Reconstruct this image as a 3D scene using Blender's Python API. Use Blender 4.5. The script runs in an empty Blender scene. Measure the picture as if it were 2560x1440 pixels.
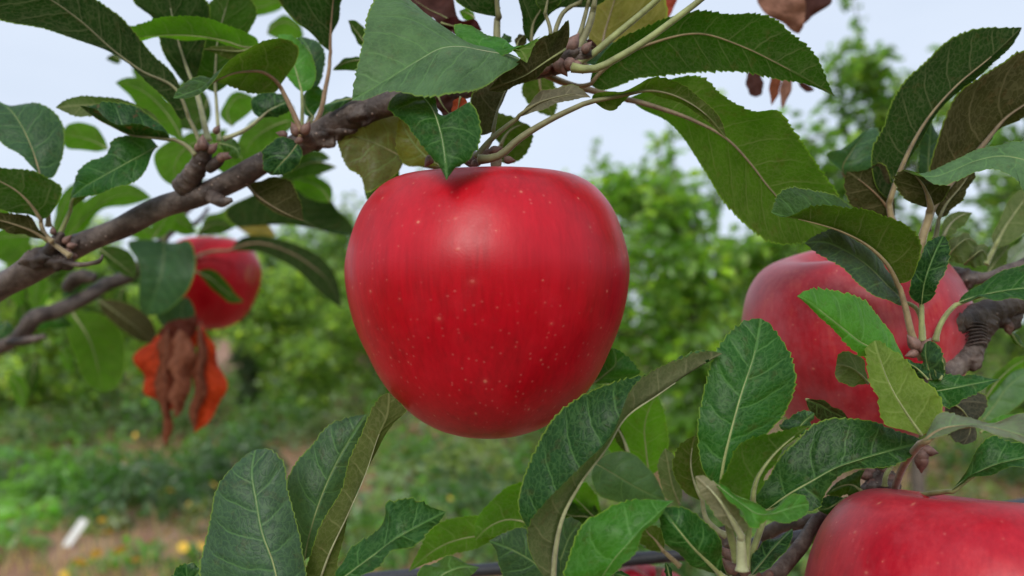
import bpy, math, random
import numpy as np
from mathutils import Vector, Euler, Matrix

# ------------------------------------------------------------------ camera, sky, sun, exposure
S = bpy.context.scene
COL = S.collection
LENS, FPX = 26.0, 26.0 / 36.0 * 2560.0
CAM_H, PITCH = 1.15, math.radians(3.2)
cam_d = bpy.data.cameras.new("camera")
cam_d.lens, cam_d.sensor_width = LENS, 36.0
cam_d.clip_start, cam_d.clip_end = 0.01, 2000.0
cam_d.dof.use_dof = True
cam_d.dof.focus_distance = 0.195
cam_d.dof.aperture_fstop = 10.4
cam = bpy.data.objects.new("camera", cam_d)
cam.location = (0, 0, CAM_H)
cam.rotation_euler = (math.radians(90) + PITCH, 0, 0)
COL.objects.link(cam)
S.camera = cam

SUN_EL, SUN_AZ = math.radians(31), math.radians(193)     # azimuth clockwise from +Y: behind the camera, a little left
w = bpy.data.worlds.new("World")
S.world = w
w.use_nodes = True
nt = w.node_tree
nt.nodes.clear()
def wn(t, **k):
    n = nt.nodes.new(t)
    for a, b in k.items(): setattr(n, a, b)
    return n
sky = wn('ShaderNodeTexSky', sky_type='NISHITA', sun_disc=False, sun_elevation=SUN_EL, sun_rotation=SUN_AZ,
         air_density=1.0, dust_density=2.5, ozone_density=1.0)
tc = wn('ShaderNodeTexCoord')
mp = wn('ShaderNodeMapping'); mp.inputs['Scale'].default_value = (1.2, 1.2, 3.2)
cl = wn('ShaderNodeTexNoise'); cl.inputs['Scale'].default_value = 1.6; cl.inputs['Detail'].default_value = 5; cl.inputs['Roughness'].default_value = .5
cr = wn('ShaderNodeValToRGB')
cr.color_ramp.elements[0].position = .3; cr.color_ramp.elements[0].color = (.74, .74, .74, 1)
cr.color_ramp.elements[1].position = .75; cr.color_ramp.elements[1].color = (.98, .98, .98, 1)
veil = wn('ShaderNodeRGB'); veil.outputs[0].default_value = (5.7, 6.35, 7.4, 1)   # thin even overcast in front of the blue
mx = wn('ShaderNodeMix', data_type='RGBA')
bg = wn('ShaderNodeBackground'); bg.inputs['Strength'].default_value = 0.1
wo = wn('ShaderNodeOutputWorld')
L = nt.links.new
L(tc.outputs['Generated'], mp.inputs[0]); L(mp.outputs[0], cl.inputs['Vector']); L(cl.outputs[0], cr.inputs[0])
L(cr.outputs[0], mx.inputs[0]); L(sky.outputs[0], mx.inputs[6]); L(veil.outputs[0], mx.inputs[7])
L(mx.outputs[2], bg.inputs[0]); L(bg.outputs[0], wo.inputs[0])

sun_d = bpy.data.lights.new("sun", 'SUN')
sun_d.energy, sun_d.angle, sun_d.color = 1.5, math.radians(26), (1.0, .97, .92)
sun = bpy.data.objects.new("sun", sun_d)
sd = Vector((math.sin(SUN_AZ) * math.cos(SUN_EL), math.cos(SUN_AZ) * math.cos(SUN_EL), math.sin(SUN_EL)))
sun.rotation_euler = sd.to_track_quat('Z', 'Y').to_euler()
COL.objects.link(sun)

S.view_settings.view_transform = 'Standard'
S.view_settings.look = 'None'
S.view_settings.exposure = 0.5
S.view_settings.gamma = 1.0
S.view_settings.use_curve_mapping = False
S.render.engine = 'CYCLES'
S.cycles.use_denoising = True
S.cycles.max_bounces = 6
S.cycles.diffuse_bounces = 3
S.cycles.glossy_bounces = 2
S.cycles.transmission_bounces = 4
S.cycles.sample_clamp_indirect = 6
random.seed(5)
rng = np.random.default_rng(11)

# ------------------------------------------------------------------ helpers
_cp, _sp = math.cos(PITCH), math.sin(PITCH)
def P(x, y, d):
    """The point at depth d metres that the photograph shows at pixel x, y."""
    cx, cy = (x - 1280.0) / FPX * d, (720.0 - y) / FPX * d
    return np.array((cx, d * _cp - cy * _sp, CAM_H + cy * _cp + d * _sp))
def Pa(xy, d):
    cx, cy = (xy[:, 0] - 1280.0) / FPX * d, (720.0 - xy[:, 1]) / FPX * d
    return np.stack((cx, d * _cp - cy * _sp, CAM_H + cy * _cp + d * _sp), 1)
def ground_at(x, y, h=0.0):
    """Where the ray through a pixel meets height h."""
    a = P(x, y, 1.0) - np.array((0, 0, CAM_H))
    t = (h - CAM_H) / a[2]
    return np.array((a[0] * t, a[1] * t, h))

def spline(pts, n):
    """Catmull-Rom through pts (k, m), n samples by chord length; also returns the parameters."""
    p = np.asarray(pts, float)
    if len(p) == 2:
        t = np.linspace(0, 1, n)[:, None]
        return p[0] * (1 - t) + p[1] * t
    seg = np.maximum(np.linalg.norm(np.diff(p[:, :2], axis=0), axis=1), 1e-9)
    u = np.concatenate(([0], np.cumsum(seg))); u /= u[-1]
    m = np.zeros_like(p)
    for i in range(1, len(p) - 1):
        a, b = u[i] - u[i - 1], u[i + 1] - u[i]
        m[i] = ((p[i] - p[i - 1]) / a * b + (p[i + 1] - p[i]) / b * a) / (a + b)
    m[0] = 2 * (p[1] - p[0]) / u[1] - m[1]
    m[-1] = 2 * (p[-1] - p[-2]) / (u[-1] - u[-2]) - m[-2]
    m[0] *= .7; m[-1] *= .7
    t = np.linspace(0, 1, n)
    k = np.clip(np.searchsorted(u, t, side='right') - 1, 0, len(p) - 2)
    h = (u[k + 1] - u[k])[:, None]
    s = ((t - u[k])[:, None]) / h
    return ((2 * s**3 - 3 * s**2 + 1) * p[k] + (s**3 - 2 * s**2 + s) * h * m[k]
            + (-2 * s**3 + 3 * s**2) * p[k + 1] + (s**3 - s**2) * h * m[k + 1])

def mesh_obj(name, v, f, mat, parent=None, uvs=None, smooth=True, col=None):
    me = bpy.data.meshes.new(name)
    v = np.asarray(v, float)
    f = np.asarray(f, int)
    if f.ndim == 2:
        k = f.shape[1]
        me.vertices.add(len(v)); me.vertices.foreach_set('co', v.ravel())
        me.loops.add(f.size); me.loops.foreach_set('vertex_index', f.ravel())
        me.polygons.add(len(f))
        me.polygons.foreach_set('loop_start', np.arange(0, f.size, k))
        me.polygons.foreach_set('loop_total', np.full(len(f), k))
        me.update(calc_edges=True)
    else:
        me.from_pydata(v.tolist(), [], f.tolist())
    if uvs:
        for un, uv in uvs.items():
            l = me.uv_layers.new(name=un)
            l.data.foreach_set('uv', np.asarray(uv, float)[f.ravel()].ravel())
    if col is not None:
        ca = me.attributes.new('tone', 'FLOAT_COLOR', 'POINT')
        ca.data.foreach_set('color', np.concatenate((col, np.ones((len(col), 1))), 1).ravel())
    if smooth:
        me.polygons.foreach_set('use_smooth', np.ones(len(me.polygons), bool))
    me.validate()
    if mat: me.materials.append(mat)
    o = bpy.data.objects.new(name, me)
    COL.objects.link(o)
    if parent is not None: o.parent = parent
    return o

def tube(c, r, n=10, cap=True):
    """Tube mesh round centre line c (k,3) with radii r."""
    c = np.asarray(c, float); r = np.broadcast_to(np.asarray(r, float), (len(c),))
    t = np.gradient(c, axis=0); t /= np.maximum(np.linalg.norm(t, axis=1), 1e-12)[:, None]
    ref = np.array((.13, .31, .94)) if abs(t[:, 2]).mean() < .8 else np.array((.95, .2, .1))
    a = np.cross(t, ref); a /= np.linalg.norm(a, axis=1)[:, None]
    b = np.cross(t, a)
    th = np.linspace(0, 2 * math.pi, n, endpoint=False)
    v = c[:, None] + r[:, None, None] * (np.cos(th)[None, :, None] * a[:, None] + np.sin(th)[None, :, None] * b[:, None])
    v = v.reshape(-1, 3)
    i, j = np.meshgrid(np.arange(len(c) - 1), np.arange(n), indexing='ij')
    q = np.stack((i * n + j, i * n + (j + 1) % n, (i + 1) * n + (j + 1) % n, (i + 1) * n + j), -1).reshape(-1, 4)
    if cap:
        m = len(v)
        v = np.concatenate((v, c[:1] - t[:1] * r[0] * .3, c[-1:] + t[-1:] * r[-1] * .3))
        jj = np.arange(n)
        q = np.concatenate((q, np.stack(((jj + 1) % n, jj, np.full(n, m), np.full(n, m)), 1),
                            np.stack(((len(c) - 1) * n + jj, (len(c) - 1) * n + (jj + 1) % n, np.full(n, m + 1), np.full(n, m + 1)), 1)))
    return v, q
def fix_tri(q):
    return [tuple(dict.fromkeys(r)) for r in q.tolist()]
def tube_obj(name, c, r, mat, parent=None, n=10):
    v, q = tube(c, r, n)
    me = bpy.data.meshes.new(name)
    me.from_pydata(v.tolist(), [], fix_tri(q))
    me.polygons.foreach_set('use_smooth', np.ones(len(me.polygons), bool))
    me.materials.append(mat)
    o = bpy.data.objects.new(name, me); COL.objects.link(o)
    if parent is not None: o.parent = parent
    return o
def join(parts):
    vs, fs, k = [], [], 0
    for v, q in parts:
        vs.append(v); fs += [tuple(i + k for i in f) for f in fix_tri(np.asarray(q))]; k += len(v)
    return np.concatenate(vs), fs
def poly_obj(name, v, faces, mat, parent=None, smooth=True):
    me = bpy.data.meshes.new(name)
    me.from_pydata(np.asarray(v).tolist(), [], [tuple(f) for f in faces])
    if smooth: me.polygons.foreach_set('use_smooth', np.ones(len(me.polygons), bool))
    me.materials.append(mat)
    o = bpy.data.objects.new(name, me); COL.objects.link(o)
    if parent is not None: o.parent = parent
    return o

def tag(o, label=None, cat=None, group=None, kind=None):
    for k, v in (('label', label), ('category', cat), ('group', group), ('kind', kind)):
        if v: o[k] = v
    return o
def empty(name, loc, label=None, cat=None, group=None):
    o = bpy.data.objects.new(name, None); COL.objects.link(o)
    o.location = Vector(loc)
    o.empty_display_size = .02
    return tag(o, label, cat, group)
def adopt(child, parent):
    """Parents a mesh whose vertices are in world coordinates to an Empty that stands elsewhere."""
    child.parent = parent
    child.matrix_parent_inverse = Matrix.Translation(-Vector(parent.location))
    return child

# ------------------------------------------------------------------ node helper
class N:
    def __init__(s, name):
        s.m = bpy.data.materials.new(name); s.m.use_nodes = True
        s.t = s.m.node_tree; s.t.nodes.clear()
        s.out = s.t.nodes.new('ShaderNodeOutputMaterial')
    def n(s, t, ins=None, **k):
        x = s.t.nodes.new(t)
        for a, b in k.items(): setattr(x, a, b)
        for a, b in (ins or {}).items(): s.set(x.inputs[a], b)
        return x
    def set(s, inp, v):
        if isinstance(v, bpy.types.NodeSocket): s.t.links.new(v, inp)
        elif isinstance(v, (tuple, list)) and len(v) == 3 and inp.type == 'RGBA': inp.default_value = (*v, 1)
        else: inp.default_value = v
    def m_(s, op, a, b=None, c=None, clamp=False):
        x = s.n('ShaderNodeMath', operation=op, use_clamp=clamp)
        for i, v in enumerate((a, b, c)):
            if v is not None: s.set(x.inputs[i], v)
        return x.outputs[0]
    def mix(s, f, a, b, bt='MIX'):
        x = s.n('ShaderNodeMix', data_type='RGBA', blend_type=bt)
        s.set(x.inputs[0], f); s.set(x.inputs[6], a); s.set(x.inputs[7], b)
        return x.outputs[2]
    def noise(s, vec, scale, detail=3, rough=.5, dist=0):
        x = s.n('ShaderNodeTexNoise', {'Scale': scale, 'Detail': detail, 'Roughness': rough, 'Distortion': dist})
        if vec is not None: s.set(x.inputs['Vector'], vec)
        return x.outputs[0]
    def ss(s, v, a, b, lo=0.0, hi=1.0):
        x = s.n('ShaderNodeMapRange', {'Value': v, 'From Min': a, 'From Max': b, 'To Min': lo, 'To Max': hi}, interpolation_type='SMOOTHSTEP')
        return x.outputs[0]
    def ramp(s, f, stops):
        x = s.n('ShaderNodeValToRGB'); s.set(x.inputs[0], f)
        e = x.color_ramp.elements
        while len(e) < len(stops): e.new(.5)
        for i, (p, c) in enumerate(stops): e[i].position = p; e[i].color = (*c, 1)
        return x.outputs[0]
    def xyz(s, v):
        x = s.n('ShaderNodeSeparateXYZ'); s.set(x.inputs[0], v); return x.outputs
    def comb(s, a, b, c=0.0):
        x = s.n('ShaderNodeCombineXYZ')
        for i, v in enumerate((a, b, c)): s.set(x.inputs[i], v)
        return x.outputs[0]
    def bump(s, h, strength, dist, normal=None):
        x = s.n('ShaderNodeBump', {'Height': h, 'Strength': strength, 'Distance': dist})
        if normal is not None: s.set(x.inputs['Normal'], normal)
        return x.outputs[0]
    def done(s, sh):
        s.t.links.new(sh, s.out.inputs[0]); return s.m

# ------------------------------------------------------------------ materials
def mat_leaf(far=False):
    s = N('leaf_far' if far else 'leaf')
    at = lambda nm: s.n('ShaderNodeAttribute', attribute_type='OBJECT', attribute_name=nm).outputs['Color']
    top, und, tra, misc = at('leaf_top'), at('leaf_under'), at('leaf_through'), at('leaf_misc')
    back = s.n('ShaderNodeNewGeometry').outputs['Backfacing']
    mm = s.n('ShaderNodeUVMap', uv_map='mm').outputs[0]
    uu = s.n('ShaderNodeUVMap', uv_map='uv').outputs[0]
    x, y = s.xyz(mm)[:2]
    u, v = s.xyz(uu)[:2]
    seed = s.n('ShaderNodeObjectInfo').outputs['Random']
    off = s.m_('MULTIPLY', seed, 90.0)
    mmo = s.n('ShaderNodeVectorMath', {0: mm, 1: s.comb(off, off, 0.0)}, operation='ADD').outputs[0]
    ax = s.m_('ABSOLUTE', x)
    n1 = s.noise(mmo, .16, 2)
    side = s.m_('MULTIPLY', s.m_('GREATER_THAN', x, 0.0), .45)
    # lateral veins leave the midrib and bend towards the tip
    ph = s.m_('SUBTRACT', y, s.m_('ADD', s.m_('MULTIPLY', ax, .55), s.m_('MULTIPLY', s.m_('MULTIPLY', ax, ax), .016)))
    ph = s.m_('ADD', s.m_('DIVIDE', ph, 7.6), s.m_('ADD', side, s.m_('MULTIPLY', n1, .32)))
    fr = s.m_('FRACT', ph)
    dist = s.m_('MULTIPLY', s.m_('SUBTRACT', .5, s.m_('ABSOLUTE', s.m_('SUBTRACT', fr, .5))), 7.6)
    fade = s.ss(s.m_('ABSOLUTE', u), .95, .6, .35, 1)
    lat = s.m_('MULTIPLY', s.ss(dist, .38, .08), s.m_('MULTIPLY', fade, .8))
    latw = s.m_('MULTIPLY', s.ss(dist, 1.5, 0.0), fade)
    # fine net, cells lying across the laterals
    warp = s.n('ShaderNodeTexNoise', {'Vector': mmo, 'Scale': .5, 'Detail': 2}).outputs['Color']
    wv = s.n('ShaderNodeVectorMath', {0: warp, 1: (1.6, 1.6, 0)}, operation='MULTIPLY').outputs[0]
    cc = s.n('ShaderNodeVectorMath', {0: s.comb(s.m_('MULTIPLY', ph, 4.6), s.m_('MULTIPLY', s.m_('ADD', ax, s.m_('MULTIPLY', y, .35)), .5), s.m_('ADD', side, off)), 1: wv}, operation='ADD').outputs[0]
    vo = s.n('ShaderNodeTexVoronoi', {'Vector': cc, 'Scale': 1.0}, feature='DISTANCE_TO_EDGE').outputs[0]
    net = s.ss(vo, .12, .02)
    vo2 = s.n('ShaderNodeTexVoronoi', {'Vector': mmo, 'Scale': 1.15}, feature='DISTANCE_TO_EDGE').outputs[0]
    net2 = s.ss(vo2, .14, .02)
    rib = s.ss(ax, .55, .18)
    vein = s.m_('MAXIMUM', rib, s.m_('MAXIMUM', lat, s.m_('MAXIMUM', s.m_('MULTIPLY', net, .40), s.m_('MULTIPLY', net2, .14))))
    mot = s.noise(mmo, .12, 4, .6)
    fine = s.noise(mmo, 2.6, 3, .7)
    rim = s.ss(s.m_('ABSOLUTE', u), .955, .99)
    tcol = s.mix(1.0, top, s.ramp(mot, [(.3, (.62, .66, .62)), (.7, (1.3, 1.25, 1.2))]), 'MULTIPLY')
    tcol = s.mix(s.m_('MULTIPLY', vein, .62), tcol, s.mix(.6, top, (.20, .46, .12)))
    tcol = s.mix(s.m_('MULTIPLY', s.ss(fine, .5, .75), .22), tcol, s.mix(.4, top, (.18, .34, .14)))
    ucol = s.mix(1.0, und, s.ramp(mot, [(.3, (.75, .76, .72)), (.7, (1.2, 1.18, 1.1))]), 'MULTIPLY')
    ucol = s.mix(s.m_('MULTIPLY', vein, .6), ucol, s.mix(.35, s.mix(1.0, und, (2.3, 2.2, 2.2), 'MULTIPLY'), (.34, .30, .17)))
    ucol = s.mix(s.m_('MULTIPLY', s.ss(fine, .5, .75), .22), ucol, s.mix(1.0, und, (2.2, 2.1, 2.2), 'MULTIPLY'))
    col = s.mix(back, tcol, ucol)
    # browned spots and rust, only where the object asks for it
    br = s.xyz(misc)
    spot = s.m_('MULTIPLY', s.ss(s.noise(mmo, .23, 4, .65), .56, .68), br[0])
    col = s.mix(spot, col, (.11, .055, .025))
    col = s.mix(s.m_('MULTIPLY', rim, .7), col, (.30, .46, .06))
    h = s.m_('MULTIPLY', s.m_('ADD', s.m_('ADD', s.m_('MULTIPLY', latw, .9), s.m_('MULTIPLY', rib, .6)),
             s.m_('ADD', s.m_('MULTIPLY', s.ss(vo, .3, 0), .22), s.m_('ADD', s.m_('MULTIPLY', fine, .25), s.m_('MULTIPLY', n1, .5)))), -1.0)
    nb = s.bump(h, .75, .00028)
    rough = s.m_('ADD', s.mix(back, (.37, .37, .37), (.75, .75, .75)), s.m_('MULTIPLY', s.m_('SUBTRACT', fine, .5), .25))
    rough = s.m_('ADD', rough, br[1])
    pr = s.n('ShaderNodeBsdfPrincipled', {'Base Color': col, 'Roughness': rough, 'Specular IOR Level': s.m_('SUBTRACT', .20, s.m_('MULTIPLY', back, .15)), 'Normal': nb,
                                          'Sheen Weight': s.m_('MULTIPLY', back, .02), 'Sheen Roughness': .4})
    tc_ = s.mix(s.m_('MULTIPLY', vein, .45), s.mix(1.0, tra, s.ramp(mot, [(.3, (.8, .8, .8)), (.7, (1.15, 1.12, 1.1))]), 'MULTIPLY'), s.mix(.5, tra, (.30, .26, .10)))
    tc_ = s.mix(spot, tc_, (.20, .07, .015))
    tr = s.n('ShaderNodeBsdfTranslucent', {'Color': tc_, 'Normal': nb})
    ad = s.n('ShaderNodeMixShader', {0: s.m_('ADD', br[2], s.m_('MULTIPLY', rim, .15)), 1: pr.outputs[0], 2: tr.outputs[0]})
    return s.done(ad.outputs[0])

def mat_stalk():
    s = N('leaf_stalk_skin')
    c = s.n('ShaderNodeAttribute', attribute_type='OBJECT', attribute_name='stalk_tone').outputs['Color']
    p = s.n('ShaderNodeTexCoord').outputs['Object']
    n = s.noise(p, 260, 4, .6)
    fz = s.noise(p, 3200, 2, .7)
    col = s.mix(1.0, c, s.ramp(n, [(.3, (.66, .62, .6)), (.7, (1.25, 1.25, 1.2))]), 'MULTIPLY')
    pr = s.n('ShaderNodeBsdfPrincipled', {'Base Color': col, 'Roughness': .62, 'Sheen Weight': .35, 'Sheen Roughness': .35,
             'Subsurface Weight': 0.0, 'Normal': s.bump(fz, .5, .00015)})
    return s.done(pr.outputs[0])

def mat_bark():
    s = N('bark')
    p = s.n('ShaderNodeTexCoord').outputs['Object']
    n = s.noise(p, 140, 5, .62)
    n2 = s.noise(p, 900, 4, .65)
    col = s.ramp(n, [(.28, (.016, .010, .008)), (.46, (.050, .032, .025)), (.62, (.12, .088, .072)), (.82, (.24, .20, .175))])
    vo = s.n('ShaderNodeTexVoronoi', {'Vector': p, 'Scale': 420.0}, feature='F1')
    keep = s.m_('GREATER_THAN', s.xyz(vo.outputs['Color'])[0], .80)
    dot = s.m_('MULTIPLY', s.ss(vo.outputs['Distance'], .24, .1), keep)
    col = s.mix(dot, col, (.30, .22, .18))
    h = s.m_('ADD', s.m_('ADD', n, s.m_('MULTIPLY', n2, .45)), s.m_('MULTIPLY', dot, .5))
    pr = s.n('ShaderNodeBsdfPrincipled', {'Base Color': col, 'Roughness': s.ramp(n2, [(.3, (.42, .42, .42)), (.7, (.68, .68, .68))]), 'Normal': s.bump(h, 1.0, .0009)})
    return s.done(pr.outputs[0])

def mat_apple(kind):
    s = N('apple_skin_' + kind)
    p = s.n('ShaderNodeTexCoord').outputs['Object']       # metres from the apple's centre
    x, y, z = s.xyz(p)
    th = s.m_('MULTIPLY', s.m_('ARCTAN2', y, x), .030)
    pu = s.comb(s.m_('ADD', th, s.m_('MULTIPLY', s.n('ShaderNodeObjectInfo').outputs['Random'], 3.0)), z)
    st = s.n('ShaderNodeVectorMath', {0: p, 1: (1, 1, .10)}, operation='MULTIPLY').outputs[0]
    a = s.noise(st, 230, 5, .55, .3)
    b = s.noise(p, 42, 3, .5)
    fine = s.noise(st, 900, 3, .6)
    f = s.m_('ADD', s.m_('MULTIPLY', a, .30), s.m_('ADD', s.m_('MULTIPLY', b, .40), s.m_('MULTIPLY', fine, .30)))
    if kind == 'deep':
        stops = [(.34, (.28, .0003, .006)), (.5, (.41, .0005, .009)), (.66, (.50, .002, .013)), (.82, (.57, .03, .025))]
    elif kind == 'bloom':
        stops = [(.36, (.28, .004, .012)), (.53, (.40, .010, .022)), (.66, (.47, .05, .042)), (.78, (.54, .20, .08))]
    else:
        stops = [(.34, (.26, .001, .009)), (.52, (.39, .003, .015)), (.66, (.49, .015, .026)), (.84, (.56, .08, .05))]
    col = s.ramp(f, stops)
    # a russet, yellowish flank
    fl = s.m_('MULTIPLY', s.ss(s.n('ShaderNodeVectorMath', {0: s.n('ShaderNodeVectorMath', {0: p}, operation='NORMALIZE').outputs[0], 1: (.27, .93, -.25)}, operation='DOT_PRODUCT').outputs['Value'], .965, .998),
              s.ss(a, .42, .62))
    col = s.mix(s.m_('MULTIPLY', fl, .6), col, (.42, .17, .05))
    # lenticels: pale dots, some with a halo
    vo = s.n('ShaderNodeTexVoronoi', {'Vector': pu, 'Scale': 128.0, 'Randomness': 1.0}, feature='F1', voronoi_dimensions='2D')
    rnd = s.xyz(vo.outputs['Color'])
    keep = s.m_('GREATER_THAN', rnd[0], .22)
    size = s.m_('ADD', .028, s.m_('MULTIPLY', s.m_('POWER', rnd[1], 3.0), .045))
    core = s.m_('MULTIPLY', s.m_('SUBTRACT', 1.0, s.ss(s.m_('DIVIDE', vo.outputs['Distance'], size), .15, 1.25)), keep)
    halo = s.m_('MULTIPLY', s.m_('SUBTRACT', 1.0, s.ss(s.m_('DIVIDE', vo.outputs['Distance'], size), .6, 3.0)), s.m_('MULTIPLY', keep, .10))
    col = s.mix(halo, col, (.62, .10, .09))
    col = s.mix(s.m_('MULTIPLY', core, s.m_('ADD', .10, s.m_('MULTIPLY', s.m_('POWER', rnd[2], 1.5), .36))), col, (.74, .33, .20))
    vo3 = s.n('ShaderNodeTexVoronoi', {'Vector': pu, 'Scale': 620.0}, feature='F1', voronoi_dimensions='2D')
    tiny = s.m_('MULTIPLY', s.ss(vo3.outputs['Distance'], .26, .08), s.m_('GREATER_THAN', s.xyz(vo3.outputs['Color'])[0], .80))
    tiny = s.m_('MULTIPLY', tiny, s.m_('MAXIMUM', s.ss(s.noise(p, 60, 3, .6), .48, .64), s.ss(z, -.004, -.03)))
    col = s.mix(s.m_('MULTIPLY', tiny, .20), col, (.66, .2, .17))
    # waxy bloom, dull and pale, lies in patches
    bl = s.noise(p, 75, 5, .65)
    blm = s.ss(bl, .42, .72)
    col = s.mix(s.m_('MULTIPLY', blm, 0.006 if kind == 'deep' else (.11 if kind == 'bloom' else .05)), col, (.62, .40, .45))
    h = s.m_('ADD', s.m_('MULTIPLY', s.noise(p, 1500, 3, .6), .4), s.m_('MULTIPLY', core, .5))
    h = s.m_('ADD', h, s.m_('MULTIPLY', b, .8))
    pr = s.n('ShaderNodeBsdfPrincipled', {'Base Color': col, 'Roughness': s.m_('ADD', .33 if kind == 'deep' else .36, s.m_('MULTIPLY', blm, .12)),
             'Specular IOR Level': .32, 'Subsurface Weight': .04, 'Subsurface Scale': .003, 'Subsurface Radius': (1.0, .2, .1),
             'Sheen Weight': .0 if kind == 'deep' else (.20 if kind == 'bloom' else .06), 'Sheen Roughness': .5, 'Sheen Tint': (1, .75, .8),
             'Normal': s.bump(h, .3, .00025)})
    return s.done(pr.outputs[0])

def mat_dead():
    s = N('dead_leaf')
    c = s.n('ShaderNodeAttribute', attribute_type='OBJECT', attribute_name='leaf_top').outputs['Color']
    t = s.n('ShaderNodeAttribute', attribute_type='OBJECT', attribute_name='leaf_through').outputs['Color']
    mm = s.n('ShaderNodeUVMap', uv_map='mm').outputs[0]
    n = s.noise(mm, .25, 5, .65)
    col = s.mix(1.0, c, s.ramp(n, [(.3, (.45, .42, .42)), (.7, (1.5, 1.45, 1.45))]), 'MULTIPLY')
    pr = s.n('ShaderNodeBsdfPrincipled', {'Base Color': col, 'Roughness': .7, 'Specular IOR Level': .15, 'Normal': s.bump(n, .9, .0012)})
    tr = s.n('ShaderNodeBsdfTranslucent', {'Color': t})
    return s.done(s.n('ShaderNodeMixShader', {0: .35, 1: pr.outputs[0], 2: tr.outputs[0]}).outputs[0])

def mat_plain(name, col, rough=.6, var=.35, scale=60, bump=.0004, spec=.5):
    s = N(name)
    p = s.n('ShaderNodeTexCoord').outputs['Object']
    n = s.noise(p, scale, 5, .6)
    lo, hi = tuple(c * (1 - var) for c in col), tuple(min(1, c * (1 + var)) for c in col)
    pr = s.n('ShaderNodeBsdfPrincipled', {'Base Color': s.ramp(n, [(.3, lo), (.7, hi)]), 'Roughness': rough, 'Specular IOR Level': spec, 'Normal': s.bump(n, .6, bump)})
    return s.done(pr.outputs[0])

def mat_foliage(name):
    """Leaves of trees and weeds further off; each leaf carries its own tone."""
    s = N(name)
    c = s.n('ShaderNodeAttribute', attribute_type='GEOMETRY', attribute_name='tone').outputs['Color']
    back = s.n('ShaderNodeNewGeometry').outputs['Backfacing']
    col = s.mix(back, c, s.mix(.5, c, (.16, .19, .12)))
    pr = s.n('ShaderNodeBsdfPrincipled', {'Base Color': col, 'Roughness': .28, 'Specular IOR Level': .6})
    tr = s.n('ShaderNodeBsdfTranslucent', {'Color': s.mix(1.0, c, (3.4, 3.2, 1.5), 'MULTIPLY')})
    return s.done(s.n('ShaderNodeMixShader', {0: .42, 1: pr.outputs[0], 2: tr.outputs[0]}).outputs[0])

def mat_soil():
    s = N('soil')
    p = s.n('ShaderNodeTexCoord').outputs['Object']
    big, mid, fine = s.noise(p, .55, 4, .6), s.noise(p, 3.2, 5, .65), s.noise(p, 28, 5, .7)
    f = s.m_('ADD', s.m_('MULTIPLY', big, .4), s.m_('ADD', s.m_('MULTIPLY', mid, .35), s.m_('MULTIPLY', fine, .25)))
    col = s.ramp(f, [(.36, (.12, .055, .033)), (.47, (.30, .155, .095)), (.56, (.43, .26, .175)), (.7, (.50, .36, .25))])
    gr = s.ss(s.noise(p, 1.3, 5, .7), .55, .68)
    col = s.mix(s.m_('MULTIPLY', gr, .7), col, (.10, .15, .04))
    pr = s.n('ShaderNodeBsdfPrincipled', {'Base Color': col, 'Roughness': .95, 'Specular IOR Level': .2, 'Normal': s.bump(f, 1.0, .06)})
    return s.done(pr.outputs[0])

M = dict(leaf=mat_leaf(), stalk=mat_stalk(), bark=mat_bark(), deep=mat_apple('deep'), bloom=mat_apple('bloom'), fresh=mat_apple('fresh'),
         dead=mat_dead(), soil=mat_soil(), foliage=mat_foliage('foliage'), weed=mat_foliage('weed'),
         hose=mat_plain('hose_plastic', (.035, .037, .045), .45, .25, 300, .0001),
         bud=mat_plain('bud_scale', (.16, .085, .065), .6, .5, 500, .0004),
         trunk=mat_plain('tree_bark', (.10, .08, .065), .85, .5, 22, .01),
         stalkcut=mat_plain('cut_wood', (.035, .025, .022), .8, .5, 600, .0004),
         white=mat_plain('white_plastic', (.72, .73, .72), .5, .06, 40, .0003),
         stone=mat_plain('pale_stone', (.55, .54, .52), .8, .25, 30, .003),
         petal=mat_plain('yellow_petal', (.78, .50, .06), .6, .2, 90, .0005),
         brownpetal=mat_plain('orange_petal', (.75, .28, .12), .6, .2, 90, .0005),
         stem=mat_plain('green_stem', (.16, .22, .06), .7, .3, 60, .001))

# ------------------------------------------------------------------ leaf builder
K0 = 900.0 / 2560.0
FRAMES = dict(A=(0, 0), B=(800, 0), C=(1660, 0), D=(0, 450), E=(800, 450), F=(1660, 450), G=(0, 934), H=(800, 934), I=(1660, 934))
def fr(f, pts):
    p = np.asarray(pts, float)
    if f == 'O': return p
    x0, y0 = FRAMES[f]
    return p * K0 + np.array((x0, y0))

#        upper face            underside             light let through
TONES = dict(
    dark=((.008, .042, .010), (.012, .030, .005), (.022, .095, .004)),
    mid=((.010, .074, .009), (.020, .046, .007), (.055, .185, .004)),
    bright=((.040, .180, .018), (.085, .155, .030), (.20, .50, .015)),
    pale=((.100, .195, .088), (.120, .155, .075), (.12, .30, .03)),
    grey=((.026, .070, .036), (.075, .105, .050), (.07, .19, .02)),
    olive=((.020, .060, .009), (.042, .058, .010), (.095, .22, .006)),
    brown=((.026, .038, .012), (.040, .036, .014), (.05, .070, .007)),
    glow=((.022, .105, .010), (.042, .100, .012), (.15, .43, .008)),
    sage=((.050, .095, .042), (.110, .140, .062), (.13, .26, .03)),
)
STALK = dict(rot=(.10, .04, .02), green=(.24, .27, .10), pale=(.33, .34, .19), pink=(.26, .165, .09), brown=(.20, .15, .09), olive=(.18, .175, .08), tan=(.25, .19, .095))
def _bend(z, t):
    z = (z, z, z) if np.isscalar(z) else z
    if len(z) == 3:
        return z[0] * 2 * (t - .5) * (t - 1) - z[1] * 4 * t * (t - 1) + z[2] * 2 * t * (t - .5)
    return np.interp(t, np.linspace(0, 1, len(z)), z)
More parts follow.
